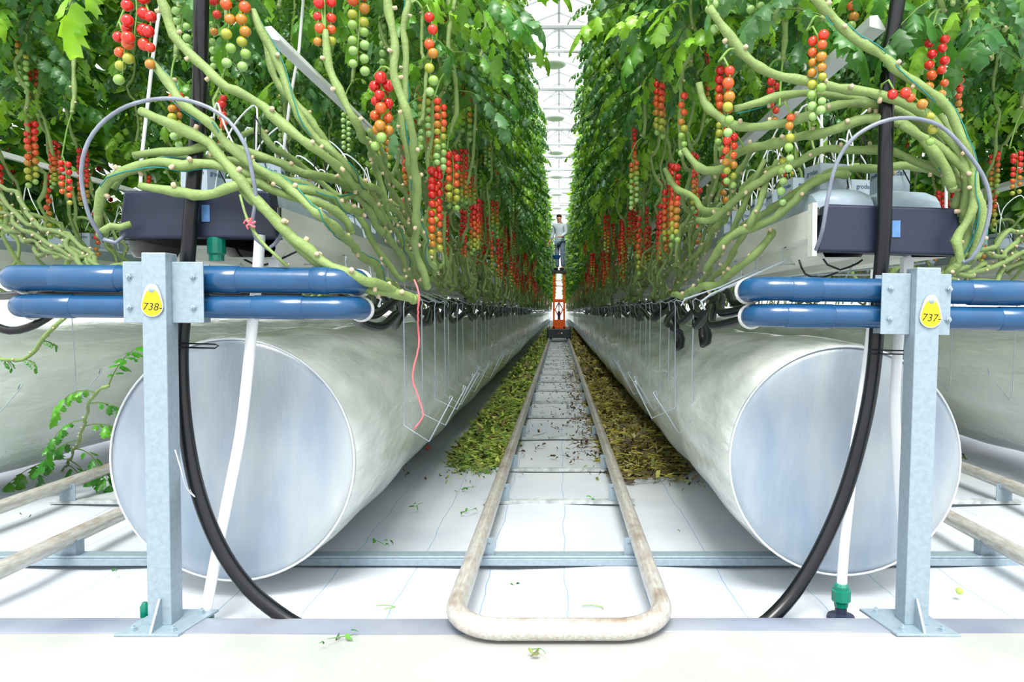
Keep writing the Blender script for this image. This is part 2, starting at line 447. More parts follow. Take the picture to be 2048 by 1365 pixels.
# ================================================================== AIR DUCTS
def build_duct(cx, cz, r, y0, y1, label, seed, cap=True):
    rr = random.Random(seed)
    t = thing('air_duct', label, 'air duct', (cx, y0, 0), 'inflated air ducts')
    n = 96; ph = [rr.uniform(0, 6) for _ in range(6)]
    ys = [y0 + .004, y0 + .015, y0 + .04, y0 + .08, y0 + .14, y0 + .22, y0 + .32]
    y = y0 + .45
    while y < 12: ys.append(y); y += .15
    while y < y1: ys.append(y); y += 3
    ys.append(y1)
    vs = []; uv = []
    for j, yy in enumerate(ys):
        d = yy - y0; neck = 1 - .035 * math.exp(-d / .05)
        for k in range(n):
            a = 2 * PI * k / n
            wr = .0025 * math.sin(a * 24 + ph[0]) * math.exp(-d / .25)
            un = .006 * math.sin(yy * 4 + ph[1] + a * 3) * min(1, d * 2) + .004 * math.sin(yy * 9 + ph[2] - a * 2) * min(1, d * 2)
            q = r * neck + wr + un
            z = cz + q * math.sin(a)
            vs.append((cx + q * math.cos(a), yy, max(z, .036)))
    mb = MB(); mb.add(vs, [(j * n + k, j * n + (k + 1) % n, (j + 1) * n + (k + 1) % n, (j + 1) * n + k) for j in range(len(ys) - 1) for k in range(n)])
    o = mb.build('film_tube', 'duct_film', sharp=False)
    uvl = o.data.uv_layers.new(name='UVMap')
    co = o.data.vertices
    for lp in o.data.loops:
        v = co[lp.vertex_index].co; side = 1 if cx < 0 else -1
        ang = math.atan2(v.z - cz, (v.x - cx) * side)
        uvl.data[lp.index].uv = ((ang + .95) * r, v.y)
    to_local(o, t)
    if cap:
        d = MB(); m = 72; vs = [(cx, y0 - .008, cz)]
        rings = [(.35, -.007), (.7, -.006), (.90, -.004), (.962, 0), (.975, .008)]
        for f, dy in rings:
            for k in range(m):
                a = 2 * PI * k / m; q = r * f * (1 + .004 * math.sin(a * 5 + ph[3]))
                vs.append((cx + q * math.cos(a), y0 + dy + .003 * math.sin(a * 2 + ph[4]) * f, cz + q * math.sin(a)))
        fs = [(0, 1 + (k + 1) % m, 1 + k) for k in range(m)]
        for i in range(len(rings) - 1):
            fs += [(1 + i * m + k, 1 + i * m + (k + 1) % m, 1 + (i + 1) * m + (k + 1) % m, 1 + (i + 1) * m + k) for k in range(m)]
        d.add(vs, fs); o = d.build('end_plate', 'duct_end', sharp=False); to_local(o, t); o['label'] = 'round pale metallic end plate'
        s = MB(); s.tube([(cx + r * .968 * math.cos(2 * PI * k / m), y0 - .001, cz + r * .968 * math.sin(2 * PI * k / m)) for k in range(m)], .0035, 6, closed=True)
        o = s.build('seam_ring', 'duct_seam', sharp=False); to_local(o, t)
    return t
build_duct(-.965, .408, .372, 2.2, 70, 'left clear film air duct whose round end plate stands behind the yellow tag 738', 1)
build_duct(.845, .405, .352, 2.2, 70, 'right clear film air duct whose round end plate stands behind the yellow tag 737', 2)
build_duct(-2.78, .42, .36, 2.2, 45, 'clear film air duct at the far left edge, its end out of view', 3, False)
build_duct(2.62, .42, .36, 2.2, 45, 'clear film air duct at the far right edge, its end out of view', 4, False)

# ================================================================== POSTS
def build_post(px, ptop, pbot, xoff, tilt, label, num, side, tagpx):
    """side: +1 = the box section shows its right side face"""
    y0 = 1.885; base = Vector((xoff, y0 + .03, CONC))
    t = thing('support_post', label, 'post', base, 'galvanised posts at the row ends')
    H = ptop - CONC; w = .0305; dp = .06
    # C profile post
    mb = MB()
    pr = [(-w, 0), (w, 0), (w, dp), (-w, dp)]
    mb.box(-w, w, -.03, -.03 + dp, .006, H)
    o = mb.build('post', 'galvanised', t, smooth=False); bevel(o, .003)
    bp = MB(); bp.add([(-.085, -.085, 0), (.075, -.085, 0), (.105 * 1, .075, 0), (-.055, .075, 0), (-.085, -.085, .007), (.075, -.085, .007), (.105, .075, .007), (-.055, .075, .007)] if side > 0 else
        [(-.075, -.085, 0), (.085, -.085, 0), (.055, .075, 0), (-.105, .075, 0), (-.075, -.085, .007), (.085, -.085, .007), (.055, .075, .007), (-.105, .075, .007)],
        [(0, 3, 2, 1), (4, 5, 6, 7), (0, 1, 5, 4), (1, 2, 6, 5), (2, 3, 7, 6), (3, 0, 4, 7)])
    o = bp.build('base_plate', 'galvanised', t, smooth=False); bevel(o, .0015)
    g = MB(); gx = .004 * side
    g.add([(gx - .003, -.03, .007), (gx + .003, -.03, .007), (gx + .003, -.082, .007), (gx - .003, -.082, .007), (gx - .003, -.03, .075), (gx + .003, -.03, .075), (gx + .003, -.036, .078), (gx - .003, -.036, .078)],
          [(0, 1, 2, 3), (4, 7, 6, 5), (0, 4, 5, 1), (2, 6, 7, 3), (0, 3, 7, 4), (1, 5, 6, 2)])
    g.build('gusset', 'galvanised', t, smooth=False)
    def bolt(x, y, z, axis, par):
        b = MB()
        if axis == 'z': b.lathe([(.011, 0), (.011, .002), (.0075, .002), (.0075, .008), (.004, .009), (.004, .013)], (x, y, z), 'z', 6)
        else: b.lathe([(.010, 0), (.010, -.0015), (.0068, -.0015), (.0068, -.006), (.0035, -.007), (.0035, -.011)], (x, y, z), 'y', 6)
        return b.build('bolt', 'galvanised', par, smooth=False)
    for (x, y) in ((-.05, -.06), (.05, -.06), (-.03, .05), (.07, .05)) if side > 0 else ((-.05, -.06), (.05, -.06), (-.07, .05), (.03, .05)): bolt(x, y, .007, 'z', t)
    # bracket plates clasping the pipes
    zt = 622; zc = HC + (622 - (585 if side > 0 else 609)) / (F / 1.91); hh = .078
    for s in (-1, 1):
        pm = MB()
        x0, x1 = (w, w + .080) if s > 0 else (-w - .064, -w)
        if side < 0 and s < 0: x0, x1 = -w - .074, -w
        if side < 0 and s > 0: x0, x1 = w, w + .042
        pm.box(x0, x1, .0, .005, zc - CONC - hh, zc - CONC + hh)
        o = pm.build('bracket_plate', 'galvanised', t, smooth=False); bevel(o, .0015)
        bx = (x0 + x1) / 2 + s * .015
        for dz in (-.038, .04): bolt(bx, 0, zc - CONC + dz, 'y', o)
    bk = MB(); bk.box(-w - .05, w + .05, .098, .103, zc - CONC - hh, zc - CONC + hh)
    bk.build('rear_plate', 'galvanised', t, smooth=False)
    # number tag
    tp = Wp(tagpx[0], tagpx[1], y0 - .004) - base
    out = []
    for k in range(28):
        a = -PI * .5 + 2 * PI * k / 28
        x = .0275 * math.cos(a); z = .0275 * math.sin(a)
        if z > 0:
            z *= 2.0; x = .0275 * math.cos(a) ** (.62 if math.cos(a) > 0 else 1) if math.cos(a) > 0 else -.0275 * (-math.cos(a)) ** .62
            x *= 1 - .30 * (z / .055)
        out.append((x, z))
    tg = MB(); tg.prism_y([(x, z) for x, z in out], -.0015, 0); o = tg.build('number_tag', 'tag_rim', t, smooth=False); o.location = tp
    o['label'] = 'yellow plastic tag numbered ' + num
    iy = MB(); iy.prism_y([(x * .93, z * .93 if z < 0 else z * .76) for x, z in out], -.0023, -.0015); iy.build('tag_face', 'tag_yellow', o, smooth=False)
    text_mesh(num + '-', .027, 'ink', o, (0.001, -.0026, -.003), (PI / 2, .05, 0), 'tag_number', .0002, .15)
    b = MB(); b.lathe([(.008, 0), (.0075, -.002), (.004, -.004)], (0, -.0015, .040), 'y', 12); b.build('tag_rivet', 'galvanised', o)
    t.rotation_euler.y = tilt
    return t
pL = Wp(320, 505, 1.885); 
build_post(0, pL.z, 0, Wp(307, 700, 1.885).x, .004, 'left galvanised steel post with base plate and yellow tag 738', '738', 1, (302, 612))
pR = Wp(1840, 535, 1.885)
build_post(0, pR.z, 0, Wp(1856, 700, 1.885).x - .015, .016, 'right galvanised steel post with base plate and yellow tag 737', '737', -1, (1851, 634))

# ================================================================== BLUE PIPES
def blue_pipe(px0, px1, py0, py1, rpx, label, elbow0, elbow1, collars, Y=1.972):
    a = Wp(px0, py0, Y); b = Wp(px1, py1, Y); r = rpx * Y / F
    t = thing('blue_header_pipe', label, 'pipe', (a + b) / 2, 'blue header pipes clasped by the posts')
    pts = []
    er = .055
    if elbow0:
        for k in range(7): q = k * PI / 12; pts.append(a + Vector((er - er * math.sin(PI / 2 - 0) * math.cos(q), er * (1 - math.sin(q)) + 0, 0)))
        pts[0:0] = [a + Vector((0, er + .02, -.004))]
    else: pts.append(a)
    if elbow1:
        for k in range(7): q = k * PI / 12; pts.append(b + Vector((-er + er * math.sin(q), er * (1 - math.cos(q)), 0)))
        pts.append(b + Vector((0, er + .02, -.004)))
    else: pts.append(b)
    mb = MB(); mb.tube(pts, r, 24); o = mb.build('pipe', 'blue_pipe', sharp=50); to_local(o, t)
    for cx0, cx1 in collars:
        p = Wp(cx0, py0 + (py1 - py0) * (cx0 - px0) / (px1 - px0), Y); q = Wp(cx1, py0 + (py1 - py0) * (cx1 - px0) / (px1 - px0), Y)
        c = MB(); d = (q - p).normalized()
        c.tube([p, p + d * .002, q - d * .002, q], [r * 1.01, r * 1.055, r * 1.055, r * 1.01], 24); to_local(c.build('coupling', 'blue_pipe', sharp=50), t)
    for flag, e in ((elbow0, a), (elbow1, b)):
        if flag:
            c = MB(); c.tube([e + Vector((0, er + .018, -.004)), e + Vector((0, er + .024, -.004)), e + Vector((0, er + .034, -.004)), e + Vector((0, er + .04, -.004))], [r * .95, r * 1.16, r * 1.16, r * .9], 20)
            to_local(c.build('seal_ring', 'fibre', sharp=False), t)
    return a, b, er
LU = blue_pipe(8, 700, 556, 562, 26, 'upper blue pipe behind the left post with tag 738', True, True, [(0 + 110, 240), (410, 480), (625, 660)])
LD = blue_pipe(22, 706, 612, 616, 23, 'lower blue pipe behind the left post with tag 738', True, True, [(60, 150), (510, 610)])
RU = blue_pipe(1512, 2160, 578, 589, 24, 'upper blue pipe behind the right post with tag 737', True, False, [(1580, 1640), (1935, 2040)])
RD = blue_pipe(1518, 2160, 631, 640, 23, 'lower blue pipe behind the right post with tag 737', True, False, [(1570, 1665), (1995, 2120)])

# ================================================================== HOSES
def hose(name, label, cat, px, r, m, n=12, Y=None, group=None, step=.02):
    pts = [Wp(*p) if len(p) == 3 else Wp(p[0], p[1], Y) for p in px]
    P = smooth_path(pts, step)
    t = thing(name, label, cat, P[-1], group) if name.endswith('!') else None
    mb = MB(); mb.tube(P, r, n); o = mb.build(name, m, sharp=False); tag(o, label, cat, group); return o, P
hose('black_water_hose', 'thick black hose curving down beside the left post to the floor', 'hose',
     [(412, -260, 2.04), (404, -60, 2.04), (402, 60, 2.04), (399, 180, 2.04), (390, 330, 2.022), (379, 470, 2.022), (368, 620, 2.04), (362, 720, 2.04), (370, 850, 2.01), (395, 980, 1.985), (440, 1095, 1.965), (500, 1180, 1.955), (575, 1240, 1.95), (620, 1262, 1.945)],
     .0195, 'black_hose', 18, group='thick black hoses')
hose('black_water_hose', 'thick black hose curving down beside the right post to the floor', 'hose',
     [(1808, -240, 2.04), (1802, -60, 2.04), (1790, 40, 2.04), (1776, 140, 2.04), (1771, 300, 2.022), (1768, 450, 2.022), (1758, 590, 2.04), (1748, 730, 2.04), (1728, 850, 2.03), (1690, 985, 2.02), (1640, 1100, 2.0), (1585, 1190, 1.98), (1535, 1243, 1.955), (1505, 1262, 1.93)],
     .0195, 'black_hose', 18, group='thick black hoses')

def white_pipe(label, px, foot, r=.0145):
    P = smooth_path([Wp(*p) for p in px], .03)
    t = thing('white_drain_pipe', label, 'pipe', P[-1], 'white drain pipes')
    mb = MB(); mb.tube(P, r, 16); to_local(mb.build('pipe', 'white_pvc', sharp=False), t)
    b = MB(); z = P[-1].z; x, y = P[-1].x, P[-1].y
    if foot == 2:
        b.lathe([(r * 1.15, .05), (r * 1.5, .045), (r * 1.5, .036), (r * 1.9, .034), (r * 1.9, .006), (r * 1.45, 0), (r * 1.3, -.012)], (x, y, z), 'z', 10)
        to_local(b.build('coupling', 'green_plastic', smooth=False), t)
        f = MB(); f.lathe([(r * 1.1, -.012), (r * 1.2, -.03), (r * 2.6, -.036), (r * 2.8, -.046)], (x, y, z), 'z', 16); to_local(f.build('foot', 'black_plastic'), t)
    elif foot == 1:
        b.lathe([(r * 1.2, .012), (r * 1.6, .010), (r * 1.6, -.014), (r * 1.3, -.016)], (x, y, z), 'z', 14); to_local(b.build('coupling', 'green_plastic'), t)
    return t
white_pipe('white flexible pipe slanting down in front of the left duct end plate', [(520, 470, 2.05), (514, 560, 2.05), (506, 640, 2.05), (498, 720, 2.05), (482, 860, 2.06), (457, 990, 2.045), (433, 1110, 2.03), (410, 1235, 1.985)], 1)
white_pipe('white straight pipe with green coupling standing left of the right post', [(1752, 540, 2.07), (1745, 640, 2.07), (1733, 740, 2.07), (1712, 880, 2.06), (1697, 1010, 2.04), (1687, 1110, 2.02), (1682, 1205, 2.0)], 2, .0135)
white_pipe('white pipe dropping behind the right post', [(1806, 560, 2.05), (1797, 680, 2.05), (1790, 800, 2.05), (1795, 920, 2.04), (1806, 1050, 2.0), (1818, 1160, 1.985)], 0, .0135)
def small(fn, name, m, label, cat, smooth=True, group=None):
    mb = MB(); fn(mb); o = mb.build(name, m, smooth=smooth); return tag(o, label, cat, group)
p = Wp(290, 1235, 1.97)
small(lambda b: b.lathe([(.006, .04), (.012, .03), (.012, 0), (.008, -.01)], tuple(p), 'z', 10), 'valve_knob', 'green_plastic', 'small green valve knob behind the foot of the left post', 'valve')
p2 = Wp(433, 500, 2.07)
small(lambda b: b.lathe([(.018, .035), (.024, .03), (.024, -.01), (.02, -.015), (.02, -.03)], tuple(p2), 'z', 12), 'pipe_coupling', 'green_plastic', 'green pipe coupling under the left dark gutter end cap', 'coupling', smooth=False)
# dark blue pipe lying just behind the lip, on the right
small(lambda b: b.tube(smooth_path([Wp(x, 1246 + .002 * (x - 1340), 1.955) for x in (1330, 1500, 1700, 1900, 2100)], .05), .009, 10), 'blue_floor_pipe', 'blue_pipe', 'thin dark blue pipe lying along the strip beside the right post', 'pipe')

hose('grey_loop_tube', 'grey flexible tube bent in a loop around the left gutter end cap', 'tube',
     [(205, 478, 1.99), (178, 430, 1.95), (163, 360, 1.93), (170, 300, 1.92), (200, 250, 1.92), (255, 212, 1.92), (330, 197, 1.92), (400, 208, 1.92), (455, 240, 1.92), (490, 290, 1.92), (505, 350, 1.93), (512, 400, 1.95), (505, 440, 1.96), (512, 478, 1.98), (535, 498, 2.0), (560, 475, 2.02), (566, 450, 2.05)], .0052, 'grey_tube', 10, group='grey loop tubes')
hose('grey_loop_tube', 'grey flexible tube bent in a loop around the right gutter end cap', 'tube',
     [(1632, 500, 2.02), (1645, 460, 1.98), (1655, 400, 1.95), (1672, 330, 1.93), (1705, 278, 1.92), (1760, 245, 1.92), (1820, 236, 1.92), (1880, 252, 1.92), (1930, 300, 1.92), (1965, 350, 1.92), (1980, 400, 1.93), (1974, 450, 1.94), (1955, 500, 1.96), (1930, 526, 1.98), (1912, 505, 2.02)], .0052, 'grey_tube', 10, group='grey loop tubes')
hose('grey_loop_tube', 'short grey tube end curling under the left gutter end cap', 'tube', [(205, 478, 1.99), (230, 486, 2.0), (250, 468, 2.03)], .0052, 'grey_tube', 10, group='grey loop tubes')

# cable ties / rods holding the hoses
small(lambda b: b.tube([Wp(*q) for q in ((352, 687, 2.01), (430, 689, 2.01), (437, 692, 2.01), (430, 697, 2.01), (352, 695, 2.01))], .0022, 6), 'hose_clip', 'black_hose', 'black clip loop around the left black hose', 'clip')
small(lambda b: b.tube([Wp(*q) for q in ((1740, 700, 2.01), (1808, 702, 2.01), (1812, 705, 2.01), (1808, 709, 2.01), (1740, 708, 2.01))], .002, 6), 'hose_clip', 'black_hose', 'black clip loop between the right black hose and the right post', 'clip')

# ---- black growing-pipe hoses along the rows
def row_hose(start, side, xo, zo, seed, label, y1=55, loop=None):
    rr = random.Random(seed); P = [start, start + Vector((side * -0.005, .06, -.002))]
    y = start.y + .16; k = 0
    P.append(Vector((xo - side * .03, y, zo - .005)))
    while y < 14:
        y += .17
        P.append(Vector((xo + rr.uniform(-.035, .035), y, zo + (.022 if k % 2 else -.03) + rr.uniform(-.012, .012)))); k += 1
        if loop and abs(y - loop) < .09:
            for dx, dy, dz in ((.0, .02, -.08), (.01, .05, -.14), (.0, .09, -.155), (0, .12, -.12), (0, .15, -.04)): P.append(Vector((xo - side * .04 + dx, y + dy, zo + dz)))
            y += .17
    while y < y1:
        y += .6; P.append(Vector((xo + rr.uniform(-.02, .02), y, zo + rr.uniform(-.02, .02))))
    mb = MB(); Q = smooth_path(P, .03)
    mb.tube(Q, .0145, 10); o = mb.build('black_row_hose', 'black_hose', sharp=False)
    return tag(o, label, 'hose', 'black hoses along the rows')
er = .055
row_hose(LU[1] + Vector((0, er + .03, -.004)), 1, -.585, .865, 11, 'black hose leaving the upper left blue pipe along the left duct')
row_hose(LD[1] + Vector((0, er + .03, -.004)), 1, -.565, .825, 12, 'black hose leaving the lower left blue pipe along the left duct')
row_hose(RU[0] + Vector((0, er + .03, -.004)), -1, .535, .87, 13, 'black hose leaving the upper right blue pipe along the right duct', loop=2.9)
row_hose(RD[0] + Vector((0, er + .03, -.004)), -1, .515, .83, 14, 'black hose leaving the lower right blue pipe, with a low hanging bend', loop=3.4)
row_hose(Vector((-.72, 2.35, .93)), 1, -.70, .90, 15, 'black hose lying behind the wires beneath the left gutter')
row_hose(Vector((.64, 2.35, .94)), -1, .64, .905, 16, 'black hose lying behind the wires beneath the right gutter')
hose('black_loop_hose', 'black hose sagging out from under the lower left blue pipe at the left edge', 'hose', [(-60, 600, 2.1), (-30, 640, 2.06), (20, 662, 2.05), (70, 650, 2.06), (110, 625, 2.08)], .011, 'black_hose')
hose('black_loop_hose', 'upper black hose entering behind the blue pipes at the left edge', 'hose', [(-80, 590, 2.3), (0, 592, 2.2), (60, 588, 2.12), (200, 584, 2.12), (330, 582, 2.12), (600, 588, 2.12)], .012, 'black_hose')

# ================================================================== WIRE HANGERS
def wire_mesh(side, var):
    rr = random.Random(var * 31 + 5)
    b = MB(); s = side; foot = rr.uniform(-.04, .03); dz = rr.uniform(-.03, .05)
    P = [(-s * .20, .02, .15), (-s * .19, .02, .08), (-s * .02, -.02, .012), (0, -.025, .02), (s * .008, -.022, .012), (s * .004, -.02, -.01), (s * .003, 0, -.3), (0, .0, -.46 + dz), (s * .10, -.12 + foot, -.49 + dz), (s * .17, -.05 + foot, -.36 + dz), (s * .175, -.05 + foot, -.35 + dz), (s * .168, -.055 + foot, -.345 + dz), (s * .16, -.055 + foot, -.37 + dz)]
    b.tube(P, .0023, 6); return b.mesh('wire_hanger', 'wire', True, False)
WM = {(s, k): wire_mesh(s, k) for s in (1, -1) for k in range(4)}
def wires():
    rr = random.Random(5)
    for s, x, lab, ys in ((1, -.55, 'left', 2.62), (-1, .50, 'right', 2.80)):
        y = ys; k = 0
        first = ['nearest', 'second nearest', 'third nearest', 'fourth nearest', 'fifth nearest']
        while y < 26:
            o = link(WM[(s, rr.randrange(4))], 'wire_hanger', None, (x + rr.uniform(-.012, .012), y, .875))
            o.rotation_euler.z = rr.uniform(-.15, .15)
            if k < 5: tag(o, 'thin galvanised wire hanger in front of the %s duct, %s of its line' % (lab, first[k]), 'wire hanger', 'wire hangers by the %s duct' % lab)
            else: tag(o, 'thin galvanised wire hanger along the %s duct, %s from the camera' % (lab, ORD[k]), 'wire hanger', 'wire hangers farther down the %s duct' % lab)
            y += (.33 + rr.uniform(-.09, .09)) if y > 3 else .33; k += 1
    for s, x, lab, ys in ((1, -2.33, 'far left', (3.05, 3.6, 4.3)), (-1, 2.2, 'far right', (3.05, 3.62, 4.2))):
        for k, y in enumerate(ys):
            o = link(WM[(-s if k == 9 else s, k % 4)], 'wire_hanger', None, (x, y, .875)); tag(o, 'thin wire hanger against the %s duct, %s' % (lab, ['nearest the outer edge of the photo', 'the middle one', 'the one beside the near duct'][k]), 'wire hanger', 'wire hangers by the outer ducts')
wires()
# two straight wires from the gutter to the hoses near the row ends
for lab, q in (('left', ((628, 512, 2.3), (748, 588, 2.2), (762, 600, 2.18), (756, 614, 2.18))), ('right', ((1575, 520, 2.3), (1420, 590, 2.12), (1402, 604, 2.10), (1410, 620, 2.10)))):
    small(lambda b: b.tube([Wp(*v) for v in q], .003, 6), 'wire_stay', 'wire', 'galvanised wire running from the %s gutter down over the black hoses' % lab, 'wire')
small(lambda b: b.tube([Wp(*v) for v in ((1535, 530, 2.35), (1440, 575, 2.35), (1370, 598, 2.35), (1362, 612, 2.35))], .0025, 6), 'wire_stay', 'wire', 'thinner second wire over the black hoses on the right', 'wire')

# ================================================================== GUTTERS, SLABS, CUBES
def gutter(cx, wdt, y0, y1, label, cap):
    t = thing('growing_gutter', label, 'gutter', (cx, y0, 1.0), 'white growing gutters')
    h = wdt / 2
    # side profile: flange, wall, step
    pr = [(-h, 1.135), (-h, 1.055), (-h + .018, 1.045), (-h + .018, 1.02), (-h + .03, .998), (-.07, .998), (-.05, 1.03), (.05, 1.03), (.07, .998), (h - .03, .998), (h - .018, 1.02), (h - .018, 1.045), (h, 1.055), (h, 1.135),
          (h - .012, 1.135), (h - .012, 1.115), (-h + .012, 1.115), (-h + .012, 1.135)]
    mb = MB(); n = len(pr); vs = [(cx + x, y, z) for y in (y0, y1) for x, z in pr]
    mb.add(vs, [(i, i + n, (i + 1) % n + n, (i + 1) % n) for i in range(n)])
    to_local(mb.build('trough', 'gutter', smooth=False), t)
    if cap:
        c = MB(); a, b, z0, z1, yb = h - .004, h - .022, .985 + cap[0], 1.115 + cap[0], y0 - .018
        sk = cap[1]
        f = [(-a, z0 + sk), (a, z0 - sk), (b, z1 - sk), (-b, z1 + sk)]
        c.prism_y([(cx + x, z) for x, z in f], yb - .012, yb + .05)
        o = c.build('end_cap', 'black_plastic', smooth=False); bevel(o, .008, 3); to_local(o, t); o['label'] = 'dark navy plastic end cap'
        s = MB(); s.box(cx + cap[2], cx + cap[2] + .022, yb - .0150, yb - .0122, 1.05 + cap[0] - .02, 1.05 + cap[0] + .025)
        o2 = s.build('sticker', 'sticker', smooth=False); o2.data.transform(Matrix.Translation(-Vector(t.location))); o2.parent = o
        o2['label'] = 'small light blue sticker'
        ln = MB()
        for x in ((-h - .006,) if cx > 0 else ()):
            ln.box(cx + x - .006, cx + x + .006, y0 - .02, y0 + .02, 1.0, 1.145)
        if cx > 0: to_local(ln.build('end_frame', 'gutter', smooth=False), t)
    # hooks under the gutter
    y = y0 + .28; hk = MB(); s = 1 if cx < 0 else -1
    hm = MB(); hm.tube([(s * (h - .035), 0, -.005), (s * (h + .002), 0, -.005), (s * (h + .004), 0, .045), (s * (h - .01), .01, .05)], .0025, 5); hme = hm.mesh('drain_hook', 'wire', True, False)
    k = 0
    while y < y1 and k < 26:
        link(hme, 'drain_hook', t, (0, y - y0, 0)); y += .33; k += 1
    return t
gutter(-.985, .44, 2.08, 60, 'white growing gutter of the left row, dark end cap over the left post', (.062, .0, .015))
gutter(.905, .40, 2.08, 60, 'white growing gutter of the right row, dark end cap over the right post', (.020, .006, -.0))
gutter(-2.80, .42, 2.08, 40, 'white growing gutter of the far left row', None)
gutter(2.62, .42, 2.08, 40, 'white growing gutter of the far right row', None)
# gutter legs
for x, z1, lab, Y in ((-.80, 1.0, 'left', 2.12), (.98, 1.0, 'right', 2.12)):
    small(lambda b: b.box(x - .014, x + .014, Y - .012, Y + .012, .90, z1), 'gutter_bracket', 'white_paint', 'short white bracket under the %s dark gutter end cap' % lab, 'bracket', smooth=False)
# undercarriage trays seen beneath the end caps
for x, lab in ((-1.0, 'left'), (.93, 'right')):
    mb = MB()
    for s in (-1, 1): mb.tube([(x + s * .10, 2.12, .985), (x - s * .10, 2.7, .97)], .003, 6)
    mb.tube([(x - .14, 2.3, .96), (x + .16, 2.3, .96)], .003, 6)
    tag(mb.build('wire_brace', 'wire'), 'crossed wires beneath the %s gutter' % lab, 'wire')
hose('drip_cable', 'thin black drip line hanging in a bow under the right gutter', 'cable', [(1640, 505, 2.14), (1655, 530, 2.14), (1680, 540, 2.14), (1715, 527, 2.14), (1725, 520, 2.14)], .003, 'black_hose', 8)
hose('drip_cable', 'thin black drip line crossing under the right gutter end cap', 'cable', [(1598, 520, 2.2), (1610, 548, 2.2), (1640, 556, 2.2), (1676, 545, 2.2)], .003, 'black_hose', 8)
hose('drip_cable', 'thin black drip line under the left gutter end cap', 'cable', [(465, 485, 2.16), (490, 520, 2.16), (530, 530, 2.16), (590, 505, 2.16), (620, 490, 2.2)], .003, 'black_hose', 8)

